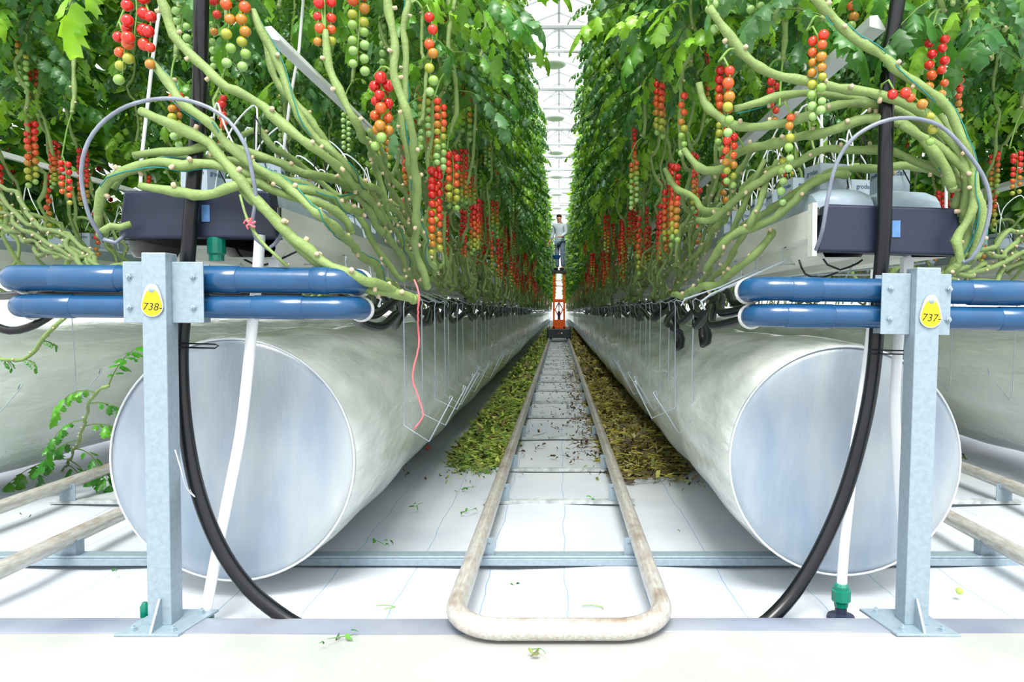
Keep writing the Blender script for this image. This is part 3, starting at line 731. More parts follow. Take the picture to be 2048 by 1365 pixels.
def slabs_and_cubes():
    rr = random.Random(9)
    L = .98
    sm = MB(); n = 9; vs = []
    pr = [(-.1, 0), (.1, 0), (.106, .03), (.098, .07), (.06, .085), (0, .088), (-.06, .085), (-.098, .07), (-.106, .03)]
    ys = [0, .03, .1, .3, .5, .7, .88, .95, L]
    for j, y in enumerate(ys):
        f = [.55, .85, 1, .98, 1.0, .99, 1, .85, .55][j]
        for x, z in pr: vs.append((x * (1 if j not in (0, 8) else .95), y, z * f))
    m = len(pr)
    sm.add(vs, [(j * m + k, (j + 1) * m + k, (j + 1) * m + (k + 1) % m, j * m + (k + 1) % m) for j in range(len(ys) - 1) for k in range(m)] + [tuple(range(m)), tuple((len(ys) - 1) * m + k for k in range(m))[::-1]])
    sme = sm.mesh('substrate_slab', 'slab_film', True, False); sme.set_sharp_from_angle(angle=.9)
    cb = MB(); cb.box(-.044, .044, -.044, .044, 0, .082); cme = cb.mesh('wrapper', 'cube_film', False, False)
    tp = MB(); tp.box(-.04, .04, -.04, .04, .082, .084); tme = tp.mesh('wool_top', 'hole', False, False)
    # drip tube: white loop rising out of the slab line into the cube
    dts = []
    for k in range(4):
        q = random.Random(k); P = [(q.uniform(-.04, .04), .02, .10), (q.uniform(-.04, .04), .03, .16 + q.random() * .03), (q.uniform(.02, .08), .0, .24 + q.random() * .05), (q.uniform(.10, .14), -.02, .20), (.15, .0, .08), (.155, .02, .0)]
        b = MB(); b.tube(smooth_path(P, .02), .0028, 6); dts.append(b.mesh('drip_tube', 'white_pvc', True, False))
    bts = []
    for k in range(2):
        b = MB(); b.tube(smooth_path([(-.03 + .04 * k, -.02, .1), (-.03, -.02, .17), (-.02, -.03, .23), (0, -.03, .20), (.015, -.04, .12), (.06, -.05, .02)], .02), .0022, 6); bts.append(b.mesh('drip_stake', 'black_hose', True, False))
    txt = None
    for key, cx, y0, y1, name in (('L', -.985, 2.14, 13, 'left row'), ('R', .905, 2.14, 13, 'right row'), ('LL', -2.80, 2.9, 9, 'far left row'), ('RR', 2.62, 2.9, 9, 'far right row')):
        y = y0; i = 0
        while y < y1:
            for sx in (-1, 1):
                if key in ('LL', 'RR') and sx * (1 if cx < 0 else -1) < 0: continue
                x = cx + sx * .095
                o = link(sme, 'substrate_slab', None, (x, y + (0 if sx < 0 else 0), 1.118))
                o.scale.z = rr.uniform(.95, 1.1); o.scale.x = .85
                if i == 0: lb = 'nearest light blue wrapped substrate slab of the %s, on its %s side' % (name, 'left' if sx < 0 else 'right')
                elif i == 1: lb = 'second light blue wrapped substrate slab of the %s, on its %s side' % (name, 'left' if sx < 0 else 'right')
                else: lb = 'light blue wrapped substrate slab, %s along the %s, %s side' % (ORD[i], name, 'left' if sx < 0 else 'right')
                tag(o, lb, 'substrate slab', 'wrapped substrate slabs, ' + name if i < 2 else 'farther substrate slabs, ' + name)
                for j, yy in enumerate((.16, .40, .64, .86) if True else ()):
                    t = thing('rockwool_cube', '', 'rockwool cube', (x + rr.uniform(-.008, .008), y + yy, 1.118 + .083 * o.scale.z))
                    t.rotation_euler.z = rr.uniform(-.25, .25)
                    wr = link(cme, 'wrapper', t); link(tme, 'wool_top', t)
                    link(dts[rr.randrange(4)], 'drip_tube', t).rotation_euler.z = rr.choice((0, PI)) + rr.uniform(-.5, .5)
                    if y < 5: link(bts[rr.randrange(2)], 'drip_stake', t).rotation_euler.z = rr.uniform(-1, 1)
                    if i == 0 and key in 'LR':
                        t['label'] = 'pale rockwool cube on the nearest %s slab of the %s, %s from its front' % ('left' if sx < 0 else 'right', name, ['first', 'second', 'third', 'fourth'][j]); t['group'] = 'rockwool cubes on the nearest slabs'
                    else:
                        t['label'] = 'pale rockwool cube with drip tube, %s along the %s side of the %s' % (ORD[i * 4 + j], 'left' if sx < 0 else 'right', name); t['group'] = 'farther rockwool cubes, ' + name
                    if y < 4.3:
                        if txt is None:
                            tm = text_mesh('grodan', .021, 'print_blue', t, (.004, -.0446, .06), (PI / 2, 0, 0), 'printed_mark'); txt = tm.data
                            t2 = text_mesh('grodan', .021, 'print_blue', t, (.0446, .0, .06), (PI / 2, 0, PI / 2), 'printed_mark')
                        else:
                            a = link(txt, 'printed_mark', t, (.004, -.0446, .06)); a.rotation_euler = (PI / 2, 0, 0)
                            s = 1 if cx < 0 else -1
                            a = link(txt, 'printed_mark', t, (s * .0446, 0, .06)); a.rotation_euler = (PI / 2, 0, s * PI / 2)
            y += 1.02; i += 1
slabs_and_cubes()

# long profile rail above each row, hanging rods
def row_profile(x, z, y0, y1, label, r=.022):
    mb = MB(); mb.prism_y([(x - r, z - r * .4), (x + r, z - r * .9), (x + r, z - r * .6), (x, z + r), (x - r, z + r * .9)], y0, y1)
    tag(mb.build('crop_support_rail', 'white_paint', smooth=False), label, 'support rail', 'white support rails over the rows')
a = Wp(556, 80, 2.25); row_profile(a.x, a.z, 2.2, 60, 'white support rail running along above the left row')
a = Wp(1740, 60, 2.15); row_profile(a.x, a.z, 2.1, 60, 'white support rail running along above the right row')
a = Wp(2040, 365, 3.9); row_profile(a.x, a.z, 3.0, 40, 'white support rail running along above the far right row', .02)
a = Wp(150, 240, 4.1); row_profile(-2.75, 1.62, 3.0, 40, 'white support rail running along above the far left row', .02)
for lab, q, r in (('left of the left black hose', ((330, -60, 2.3), (305, 120, 2.3), (283, 320, 2.3), (280, 400, 2.3)), .0052),
               ('right of the left black hose', ((612, -60, 2.5), (598, 100, 2.5), (580, 200, 2.5), (565, 320, 2.5)), .005),
               ('just left of the right black hose', ((1645, 60, 2.4), (1643, 200, 2.4), (1643, 330, 2.4), (1645, 405, 2.4)), .005),
               ('right of the right black hose', ((1893, 60, 2.4), (1893, 250, 2.4), (1892, 420, 2.4)), .005)):
    small(lambda b: b.tube([Wp(*v) for v in q], r, 8), 'suspension_rod', 'white_paint', 'thin white suspension rod ' + lab, 'rod', group='white suspension rods')
#PLANTS
# ================================================================== LITTER
def bit(mb, p, L, rr, c, mi=0):
    """crumpled leaf scrap"""
    q = Euler((rr.uniform(-1.0, 1.0), rr.uniform(-1.0, 1.0), rr.uniform(0, 6.3))).to_matrix()
    w = L * rr.uniform(.12, .34); b = rr.uniform(-.25, .25) * L
    vs = [(0, 0, 0), (L * .3, w, b), (L * .35, 0, b * .3 + .003), (L * .3, -w, b), (L * .75, w * .7, -b), (L * .8, 0, 0), (L * .72, -w * .8, -b * .5), (L * 1.1, w * .1, -.01)]
    mb.add([tuple(Vector(p) + q @ Vector(v)) for v in vs], [(0, 2, 1), (0, 3, 2), (2, 5, 4, 1), (3, 6, 5, 2), (5, 7, 4), (6, 7, 5)], c, mi)
def twig(mb, p, L, rr, c, r=.003):
    a = rr.uniform(0, 6.3); d = Vector((math.cos(a), math.sin(a), rr.uniform(-.15, .25))) * L * .5; n = Vector((-d.y, d.x, rr.uniform(0, .5) * L)) * rr.uniform(-.5, .5)
    p = Vector(p); mb.tube([p - d, p + n * .6, p + d * .5 + n * .4, p + d], [r, r, r * .8, r * .5], 4, c, cap=False)
def litter(x0, x1, ya, yb, h, pal, stem_pal, seed, label, dens=1.0):
    rr = random.Random(seed); mb = MB()
    hh = lambda x, y: h * max(0, math.sin(PI * min(1, max(0, (x - x0) / (x1 - x0)))) ** .6) * (.65 + .35 * math.sin(y * 2.1 + seed) * math.sin(y * 5.3)) * min(1, (y - ya) / .35 + .12)
    # matted underside
    nx = 10; ys = []; y = ya
    while y < yb: ys.append(y); y += .06 if y < 8 else .4
    vs = []; cs = []
    for y in ys:
        for i in range(nx + 1):
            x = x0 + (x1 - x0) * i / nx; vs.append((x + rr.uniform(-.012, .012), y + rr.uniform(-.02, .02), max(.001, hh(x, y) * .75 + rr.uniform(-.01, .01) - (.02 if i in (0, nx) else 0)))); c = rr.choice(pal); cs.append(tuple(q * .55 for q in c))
    mb.add(vs, [(j * (nx + 1) + i, j * (nx + 1) + i + 1, (j + 1) * (nx + 1) + i + 1, (j + 1) * (nx + 1) + i) for j in range(len(ys) - 1) for i in range(nx)], cs)
    y = ya - .15
    while y < yb:
        n = int((.25 if y < ya else 1.35) * (170 if y < 6 else 110 if y < 12 else 50) * dens); dy = .10 if y < 12 else .3
        for _ in range(n):
            yy = y + rr.uniform(0, dy); u = rr.gauss(.5, .27)
            if not -.12 < u < 1.12: continue
            x = x0 + (x1 - x0) * u; z = hh(x, max(yy, ya)) * rr.uniform(.6, 1.05) + .004
            f = 1 if y < 8 else 1.5
            if rr.random() < .62: bit(mb, (x, yy, z), rr.uniform(.02, .065) * f, rr, rr.choice(pal))
            else: twig(mb, (x, yy, z + .006), rr.uniform(.06, .16), rr, rr.choice(stem_pal), rr.uniform(.0018, .0035) * f)
        y += dy
    o = mb.build('leaf_litter', 'litter', col=True, sharp=False); tag(o, label, 'leaf litter', None, 'stuff')
G1 = [lin(*c)[:3] for c in ((176, 194, 70), (140, 170, 62), (98, 138, 58), (200, 208, 100), (90, 114, 56), (124, 130, 66), (154, 178, 88), (120, 100, 66))]
G2 = [lin(*c)[:3] for c in ((128, 120, 72), (154, 146, 78), (104, 90, 64), (184, 174, 92), (96, 104, 60), (140, 116, 80), (164, 154, 112), (84, 74, 56), (130, 140, 74))]
G3 = [lin(*c)[:3] for c in ((92, 60, 36), (70, 48, 32), (120, 88, 50), (60, 56, 34), (100, 100, 50))]
S1 = [lin(*c)[:3] for c in ((190, 200, 90), (150, 175, 80), (120, 150, 60))]
S2 = [lin(*c)[:3] for c in ((190, 185, 70), (170, 160, 70), (130, 110, 60))]
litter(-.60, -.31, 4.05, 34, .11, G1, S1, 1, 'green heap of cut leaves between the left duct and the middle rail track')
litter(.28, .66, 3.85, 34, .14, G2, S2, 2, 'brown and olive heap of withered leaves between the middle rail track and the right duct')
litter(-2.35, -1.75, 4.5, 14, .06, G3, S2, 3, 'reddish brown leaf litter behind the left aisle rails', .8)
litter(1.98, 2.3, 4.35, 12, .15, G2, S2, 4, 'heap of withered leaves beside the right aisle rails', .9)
def scatter():
    rr = random.Random(21); mb = MB()
    y = 4.2
    while y < 22:
        for _ in range(13):
            x = rr.choice((rr.uniform(-.24, .24), rr.uniform(.05, .26), rr.uniform(.12, .28)))
            bit(mb, (x, y + rr.uniform(0, .2), .006), rr.uniform(.012, .035), rr, rr.choice(G3))
            if rr.random() < .3: twig(mb, (x, y, .007), rr.uniform(.04, .1), rr, rr.choice(G3), .0015)
        y += .13 if y < 10 else .3
    tag(mb.build('leaf_crumbs', 'litter', col=True, sharp=False), 'dry brown leaf crumbs strewn between the middle rails', 'leaf litter', None, 'stuff')
    mb = MB()
    for _ in range(70):
        p = rr.choice(((-.5, 3.8), (-.45, 3.9), (.62, 3.7), (.2, 4.0), (.5, 3.75), (-.3, 3.9)))
        bit(mb, (p[0] + rr.gauss(0, .07), p[1] + rr.gauss(0, .08), .006), rr.uniform(.01, .03), rr, rr.choice(G1 + G3))
    tag(mb.build('leaf_crumbs', 'litter', col=True, sharp=False), 'small leaf crumbs in front of the two middle heaps', 'leaf litter', None, 'stuff')
scatter()
def fallen():
    rr = random.Random(33); g = [lin(*c)[:3] for c in ((60, 130, 50), (90, 150, 60), (50, 110, 60))]
    for k, (px, py, lab, n) in enumerate(((960, 940, 'fallen green leaf sprig at the front of the green heap', 16), (940, 976, 'small green leaf lying below the green heap', 3), (942, 1022, 'tiny green leaf curl by the second rail support, left', 3),
        (760, 1088, 'small green sprig on the floor near the left duct', 4), (838, 1012, 'tiny green sprig beside the left duct', 3), (1030, 1172, 'green leaf scrap inside the rail loop, upper one', 2),
        (912, 988, 'dark leaf scrap left of the middle rail track', 2), (1180, 998, 'tiny green sprig between the rails, at the right', 3), (680, 1278, 'pale green sprig on the front path left of the rail loop', 4),
        (58, 1030, 'round green leaf on the floor of the left aisle', 2), (245, 1143, 'yellow green leaf speck by the left cross channel', 2), (815, 945, 'brown dry leaf by the left duct foot', 3), (1075, 1308, 'pale dry sprig in front of the rail loop', 3), (1355, 1058, 'green speck on the floor right of the rail loop', 1))):
        # where the view ray meets the floor
        z = CONC + .011 if py > 1262 else .006
        lo, hi = 1.2, 12
        for _ in range(40):
            m = (lo + hi) / 2
            if Wp(px, py, m).z > z: lo = m
            else: hi = m
        p = Wp(px, py, lo); mb = MB()
        for _ in range(n):
            c = rr.choice(g) if 'brown' not in lab and 'dry' not in lab and 'dark' not in lab else rr.choice(G2)
            bit(mb, (p.x + rr.uniform(-.015, .015) * n ** .6, p.y + rr.uniform(-.02, .02) * n ** .5, z + .004), rr.uniform(.012, .028), rr, c)
        if n > 2: twig(mb, (p.x, p.y, z + .004), .04 + .008 * n, rr, g[1], .0012)
        tag(mb.build('fallen_leaf', 'litter', col=True, sharp=False), lab, 'fallen leaf', 'single leaves on the floor')
    for px, py, lab, r, c in ((1919, 1183, 'small green tomato on the floor of the right aisle', .011, (170, 200, 90)), (2030, 1118, 'red tomato at the right edge beside the cross channel', .010, (220, 60, 50)), (856, 896, 'orange red tomato fallen beside the green heap', .016, (200, 90, 60)), (1290, 852, 'red tomato lying in the withered heap', .016, (200, 60, 50))):
        lo, hi = 1.2, 12
        for _ in range(40):
            m = (lo + hi) / 2
            if Wp(px, py, m).z > r: lo = m
            else: hi = m
        p = Wp(px, py, lo); mb = MB(); mb.ball(tuple(p), r, lin(*c)[:3], 12, 8)
        tag(mb.build('fallen_tomato', 'tomato', col=True, sharp=False), lab, 'tomato', 'fallen tomatoes')
    for px, py, lab in ((1185, 1212, 'thin green stalk lying inside the rail loop'), (770, 1170, 'curved pale green stalk on the floor left of the rail loop')):
        mb = MB(); a = Wp(px, py, 2.1); a.z = .008
        mb.tube(smooth_path([a + Vector((-.03, .01, 0)), a + Vector((0, .014, 0)), a + Vector((.028, 0, 0)), a + Vector((.03 if px > 1000 else .0, -.012, 0))], .01), .0016, 5, lin(130, 170, 90)[:3])
        tag(mb.build('fallen_stalk', 'stem', col=True, sharp=False), lab, 'stalk', 'stalks on the floor')
fallen()

# ================================================================== TOMATO PLANTS
LEAFC = [lin(*c)[:3] for c in ((98, 158, 56), (76, 138, 56), (120, 178, 58), (84, 142, 84), (140, 196, 62), (106, 158, 104), (64, 118, 52), (156, 210, 72))]
STEMC = lin(124, 148, 84)[:3]; SCAR = lin(214, 190, 160)[:3]; PET = lin(112, 150, 66)[:3]
def mulc(c, f): return tuple(min(1, x * f) for x in c)
HW = [.04, .28, .18, .33, .20, .25, .11, .0]; TT = [0, .14, .28, .44, .58, .72, .88, 1.0]
HW2 = [.05, .36, .25, .0]; TT2 = [0, .33, .7, 1.0]
def leaflet(mb, p, d, up, L, c, rr, low=False):
    d = d.normalized(); s = d.cross(up)
    if s.length < 1e-4: s = d.orthogonal()
    s.normalize(); n = s.cross(d); curl = rr.uniform(.25, .9); fold = rr.uniform(.15, .8); tw = rr.uniform(-.5, .5)
    H, T = (HW2, TT2) if low else (HW, TT)
    vs = []; pos = Vector(p); m = len(T)
    wv = rr.uniform(.85, 1.2)
    for i, t in enumerate(T):
        if i: pos = pos + (d * math.cos(curl * t * 1.3) - n * math.sin(curl * t * 1.3)) * (T[i] - T[i - 1]) * L
        w = H[i] * L * wv; ss = s * math.cos(tw * t) + n * math.sin(tw * t); nn = n * math.cos(tw * t) - s * math.sin(tw * t)
        j = rr.uniform(-.06, .06) * L
        if i in (0, m - 1): vs.append(tuple(pos))
        else:
            back = -d * (.10 * L if i % 2 == 0 else -.03 * L)
            vs.append(tuple(pos + ss * w + nn * (w * fold * -1 + j) + back)); vs.append(tuple(pos + nn * .02 * L)); vs.append(tuple(pos - ss * w + nn * (w * fold * -1 - j) + back))
    fs = [(0, 1, 2), (0, 2, 3)]; k = m - 2
    for i in range(k - 1):
        a = 1 + 3 * i; fs += [(a, a + 3, a + 4, a + 1), (a + 1, a + 4, a + 5, a + 2)]
    a = 1 + 3 * (k - 1); e = a + 3; fs += [(a, e, a + 1), (a + 1, e, a + 2)]
    mb.add(vs, fs, c)
def compound_leaf(mb, p, d, L, rr, col=None, low=False, droop=None):
    d = Vector(d).normalized(); P = [Vector(p)]; dr = rr.uniform(.5, 1.3) if droop is None else droop; seg = 5; dd = d.copy()
    for i in range(seg):
        dd = (dd + Vector((0, 0, -dr * .30))).normalized(); P.append(P[-1] + dd * L / seg)
    c = col or rr.choice(LEAFC)
    mb.tube(P, [.0032, .003, .0026, .0022, .0016, .001], 3, PET, cap=False)
    def at(t):
        i = min(seg - 1, int(t * seg)); return P[i].lerp(P[i + 1], t * seg - i), (P[i + 1] - P[i]).normalized()
    up = Vector((0, 0, 1))
    for t, l in (((.35, .75), (.62, 1.0), (.86, .9)) if low else ((.28, .62), (.48, .95), (.68, 1.05), (.87, .9))):
        q, dir_ = at(t); sd = dir_.cross(up)
        if sd.length < .05: sd = Vector((1, 0, 0))
        sd.normalize()
        for s in (-1, 1):
            ll = L * .30 * l * rr.uniform(.8, 1.2)
            leaflet(mb, q + sd * s * .012, sd * s * .9 + dir_ * .5 + Vector((0, 0, rr.uniform(-.6, .0))), up + sd * s * rr.uniform(-.4, .4), ll, mulc(c, rr.uniform(.8, 1.25)), rr, low)
    leaflet(mb, P[-1], dd + Vector((0, 0, -.2)), up, L * .36 * rr.uniform(.85, 1.2), mulc(c, rr.uniform(.85, 1.2)), rr, low)
def stem_tube(mb, pts, r, rr, n=8, zig=.012, node=.11, scars=True, green=1.0, r1=None):
    """knobbly stem: zig-zags a little from node to node, thickens and carries a pale leaf scar at each"""
    P = smooth_path(pts, .022); acc = 0; out = []; rad = []; cc = []; off = Vector((0, 0, 0)); tgt = Vector((0, 0, 0)); nxt = node; stubs = []
    tot = len(P)
    for i, p in enumerate(P):
        if i: acc += (p - P[i - 1]).length
        if acc > nxt:
            nxt += node * rr.uniform(.7, 1.35); a = rr.uniform(0, 6.3); tgt = Vector((math.cos(a), math.sin(a) * .6, math.sin(a))) * zig * rr.uniform(.5, 1.3)
            stubs.append(len(out))
        off = off.lerp(tgt, .42); out.append(p + off)
        rad.append((r if r1 is None else r + (r1 - r) * i / tot) * rr.uniform(.9, 1.06)); cc.append(mulc(STEMC, green * rr.uniform(.9, 1.08)))
    for s in stubs:
        for k, f in ((-1, 1.12), (0, 1.35), (1, 1.18)):
            if 0 <= s + k < len(rad): rad[s + k] *= f
    mb.tube(out, rad, n, cc)
    if scars:
        for s in stubs:
            if rr.random() < .2: continue
            p = out[s]; a = rr.uniform(0, 6.3); t = (out[min(s + 1, len(out) - 1)] - out[max(0, s - 1)]).normalized(); o = t.orthogonal(); o.rotate(Matrix.Rotation(a, 3, t)); R0 = rad[s]
            mb.tube([p + o * R0 * .3, p + o * R0 * 1.25, p + o * R0 * 1.3], [R0 * .5, R0 * .42, R0 * .12], 6, [mulc(STEMC, green), mulc(SCAR, .85), SCAR], cap=True)
    return out

RIPE = [lin(*c)[:3] for c in ((206, 24, 18), (216, 50, 24), (210, 84, 28), (184, 122, 34), (160, 164, 50), (136, 174, 82), (146, 184, 106))]
def ripeness(t, red):
    """t from the top of the truss (0) to its tip (1); red = how far ripening has got"""
    v = (t - red) * 5.5 + 3
    return RIPE[int(max(0, min(6, round(v))))]
CAL = lin(96, 140, 60)[:3]
def truss(mb_st, L, ncol, red, rr, put, rt=.0155, arch=True):
    """stalk into mb_st; put(pos, radius, colour, t) for every tomato; hangs down from (0,0,0)"""
    P = [Vector((0, 0, 0)), Vector((.012, -.01, .008)), Vector((.024, -.016, -.02))]
    n = max(3, int(L / (rt * 1.62)))
    for i in range(1, 6): P.append(Vector((.024 + .004 * math.sin(i), -.016, -.02 - L * i / 5)))
    Q = smooth_path(P, .02); mb_st.tube(Q, [.0032 * (1 - .6 * i / len(Q)) for i in range(len(Q))], 5, [PET] * len(Q))
    ph = rr.uniform(0, 3)
    for i in range(n):
        t = i / (n - 1); z = -.03 - L * t
        for k in range(ncol):
            if ncol == 1: a = ph + (i % 2) * PI + rr.uniform(-.3, .3); rad = rt * .35
            else: a = ph + 2 * PI * k / ncol + rr.uniform(-.25, .25); rad = rt * (1.08 if ncol == 2 else 1.25)
            if i == n - 1 and k and rr.random() < .5: continue
            q = rt * rr.uniform(.86, 1.06) * (1 - .12 * t)
            pos = Vector((.024 + rad * math.cos(a), -.016 + rad * math.sin(a) * .8, z + rr.uniform(-.3, .3) * rt + (rt * .9 if k % 2 else 0)))
            tt = max(0, min(1, t + rr.uniform(-.05, .05)))
            put(pos, q, ripeness(tt, red), tt)
            if rr.random() < .7:
                c0 = Vector((.024, -.016, pos.z + rt * 1.1)); mb_st.tube([c0, pos + Vector((0, 0, q * .95))], .0012, 3, PET, cap=False)
                for e in range(4):
                    b = e * 1.57 + ph; mb_st.add([tuple(pos + Vector((0, 0, q))), tuple(pos + Vector((math.cos(b) * q * .9, math.sin(b) * q * .9, q * .95))), tuple(pos + Vector((math.cos(b + .5) * q * .45, math.sin(b + .5) * q * .45, q * .93)))], [(0, 1, 2)], CAL)
def truss_mesh(seed, L, ncol, red, low):
    rr = random.Random(seed); mb = MB()
    def put(p, r, c, t): mb.ball(p, r, c, 8 if not low else 6, 6 if not low else 4, .97, mi=1)
    truss(mb, L, ncol, red, rr, put)
    return mb.mesh('fruit_truss', ['stem', 'tomato'])
TR = [truss_mesh(100 + i, *a, False) for i, a in enumerate(((.26, 2, .95), (.28, 2, .7), (.24, 2, .45), (.28, 1, .6), (.22, 2, .1), (.28, 2, .85), (.24, 3, .6), (.22, 1, .9), (.26, 2, -.2)))]

# --- one plant of a row, in its own coordinates: base on the cube, s=+1 leans to +x, the stem lies along -y then climbs
def plant_parts(seed, s, top=2.85):
    rr = random.Random(seed)
    x1 = rr.uniform(.30, .42); run = rr.uniform(.5, 1.15); lowz = rr.uniform(-.42, -.22); lf = s * rr.uniform(.34, .42)
    pts = [(0, 0, -.02), (s * .06, -.02, .05), (s * .18, -.05, .04), (s * x1 * .95, -.12, -.12), (s * x1, -.25, lowz), (s * (x1 + .01), -.25 - run * .35, lowz + .05), (s * x1, -.25 - run * .6, lowz + .22), (s * (x1 + .01), -.25 - run * .8, .15),
           (s * (x1 + .03), -.25 - run, .5), (s * (x1 + .02), -.3 - run, 1.0), (lf * .95, -.32 - run, 1.8), (lf, -.33 - run, top)]
    mb = MB(); path = stem_tube(mb, pts, .0085, rr, 6, .03, .10, green=rr.uniform(.95, 1.35), r1=.005)
    stem = mb.mesh('stem', 'stem')
    fo = MB(); z = .52 + rr.uniform(0, .12); k = rr.uniform(0, 6)
    def at(z):
        for i in range(len(path) - 1, 0, -1):
            if path[i].z < z: return path[i]
        return path[0]
    while z < top:
        p = at(z); k += 2.4
        compound_leaf(fo, p, (math.cos(k) + s * .15, math.sin(k), rr.uniform(.0, .5)), rr.uniform(.19, .29) * (1 if z > 1 else .85), rr)
        if z > .75:
            k += 1.9; compound_leaf(fo, p, (math.cos(k) + s * .25, math.sin(k), rr.uniform(-.1, .5)), rr.uniform(.16, .26), rr)
        z += .055
    leaves = fo.mesh('foliage', 'leaf')
    sp = []
    for z in sorted(rr.sample((.12, .25, .4, .55, .72, .9, 1.1), 3)):
        p = at(z); sp.append((Vector(p), z))
    return stem, leaves, sp
PP = {(s, k): plant_parts(50 + k + (10 if s < 0 else 0), s) for s in (1, -1) for k in range(6)}
NPL = [0]
def place_plant(x, y, s, rot, label, group, rr, z=1.30, truss_n=2):
    """s = side the plant leans to before turning; rot = half turn for the other side of the row"""
    t = thing('tomato_plant', label, 'tomato plant', (x, y, z), group)
    st, lv, sp = PP[(s, rr.randrange(6))]
    link(st, 'stem', t); link(lv, 'foliage', t)
    for p, h in sp[:truss_n]:
        if rr.random() < .12: continue
        # riper low down, green higher up
        g = [0, 5, 7, 1, 3, 6] if h < .35 else [1, 3, 6, 2, 4, 5, 2] if h < .7 else [4, 8, 2, 3, 4]
        o = link(TR[rr.choice(g)], 'fruit_truss', t, p); o.rotation_euler.z = rr.uniform(0, 6.3) - rot; o.scale = [rr.uniform(.85, 1.1)] * 3
    t.rotation_euler.z = rot + rr.uniform(-.12, .12); t.scale.z = rr.uniform(.96, 1.04)
    return t
def fill_rows():
    rr = random.Random(77)
    for side, s, cx, nm in (('left', 1, -.985, 'left'), ('right', -1, .905, 'right')):
        y = 3.55; k = 0
        while y < 15:
            place_plant(cx + (.04 if s > 0 else .02), y, s, 0, 'leafy tomato plant on the aisle side of the %s row, %s from the camera' % (nm, ORD[k]), 'tomato plants lining the middle aisle, %s, %s' % (nm, 'near' if y < 7 else 'far'), rr)
            y += .20; k += 1
        # other curtain of the same row, turned half round: its stems climb away from the camera
        y = 2.7; k = 0
        while y < 8.5:
            k += 1
            place_plant(cx - s * .06, y, s, PI, 'tomato plant on the outer side of the %s row, %s from the camera' % (nm, ORD[k - 1]), 'tomato plants on the outer side of the %s row' % nm, rr)
            y += .36
    for s, cx, nm in ((1, -2.80, 'left'), (-1, 2.62, 'right')):
        y = 3.5; k = 0
        while y < 11:
            k += 1
            place_plant(cx + s * .06, y, s, 0, 'tomato plant in the far %s row, %s from the camera' % (nm, ORD[k - 1]), 'tomato plants of the far %s row' % nm, rr, z=1.28)
            y += .22
fill_rows()

def far_wall(x_lo, x_hi, ya, yb, zlo, zhi, seed, label, n, stems=True, slope=0.0):
    rr = random.Random(seed); mb = MB(); sb = MB()
    la, lb = math.log(ya), math.log(yb)
    for _ in range(n):
        # density falls with distance, leaves are the same size
        y = math.exp(rr.uniform(la, lb)); z = rr.uniform(zlo, zhi); x = x_lo + (x_hi - x_lo) * rr.random() + slope * (z - zlo)
        c = rr.choice(LEAFC); a = rr.uniform(0, 6.3); f = .12 + .004 * min(y, 40)
        for q in range(2):
            a += rr.uniform(1, 4); leaflet(mb, (x, y, z), Vector((math.cos(a), math.sin(a), rr.uniform(-.8, .4))), Vector((0, 0, 1)), f * rr.uniform(.7, 1.3), mulc(c, rr.uniform(.8, 1.2)), rr, True)
    mi = 0
    o = mb.build('distant_tomato_foliage', 'leaf', col=True, sharp=False); tag(o, label, 'tomato foliage', None, 'stuff')
    if stems:
        y = ya
        while y < yb:
            x = (x_lo + x_hi) / 2 + rr.uniform(-.06, .06); P = []
            for j in range(6): P.append((x + rr.uniform(-.03, .03), y - .12 * j + rr.uniform(-.05, .05), .92 + j * .22))
            sb.tube(P, .009, 4, mulc(STEMC, rr.uniform(.75, 1.05)), cap=False)
            if rr.random() < .8:
                zz = rr.uniform(1.25, 1.9)
                for j in range(7): sb.ball((x + rr.uniform(-.02, .02), y + rr.uniform(-.02, .02), zz - j * .032), .02, ripeness(j / 7, rr.choice((.3, .8, 1.2))), 5, 3, 1, 1)
            y += .22 * max(1, y / 22)
        o = sb.build('distant_tomato_stems', ['stem', 'tomato'], col=True, sharp=False); tag(o, label.replace('foliage', 'stems and fruit'), 'tomato stems', None, 'stuff')
far_wall(-.78, -.50, 13.6, 68, 1.75, 4.2, 1, 'foliage of the left row continuing far down the middle aisle', 15000, slope=.05)
far_wall(.52, .78, 13.6, 68, 1.75, 4.2, 2, 'foliage of the right row continuing far down the middle aisle', 15000, slope=-.05)
far_wall(-1.55, -1.30, 9, 60, 1.4, 4.2, 3, 'foliage of the left row on its outer side, far away', 5000)
far_wall(1.25, 1.5, 9, 60, 1.4, 4.2, 4, 'foliage of the right row on its outer side, far away', 5000)
far_wall(-3.3, -3.0, 3.4, 20, 1.2, 4.2, 5, 'dense foliage on the back of the far left row', 9000)
far_wall(2.85, 3.15, 3.4, 20, 1.2, 4.2, 6, 'dense foliage on the back of the far right row', 9000)
far_wall(-2.5, -2.2, 10, 30, 1.4, 4.2, 7, 'foliage of the far left row continuing away', 3000)
far_wall(2.05, 2.35, 10, 30, 1.4, 4.2, 8, 'foliage of the far right row continuing away', 3000)
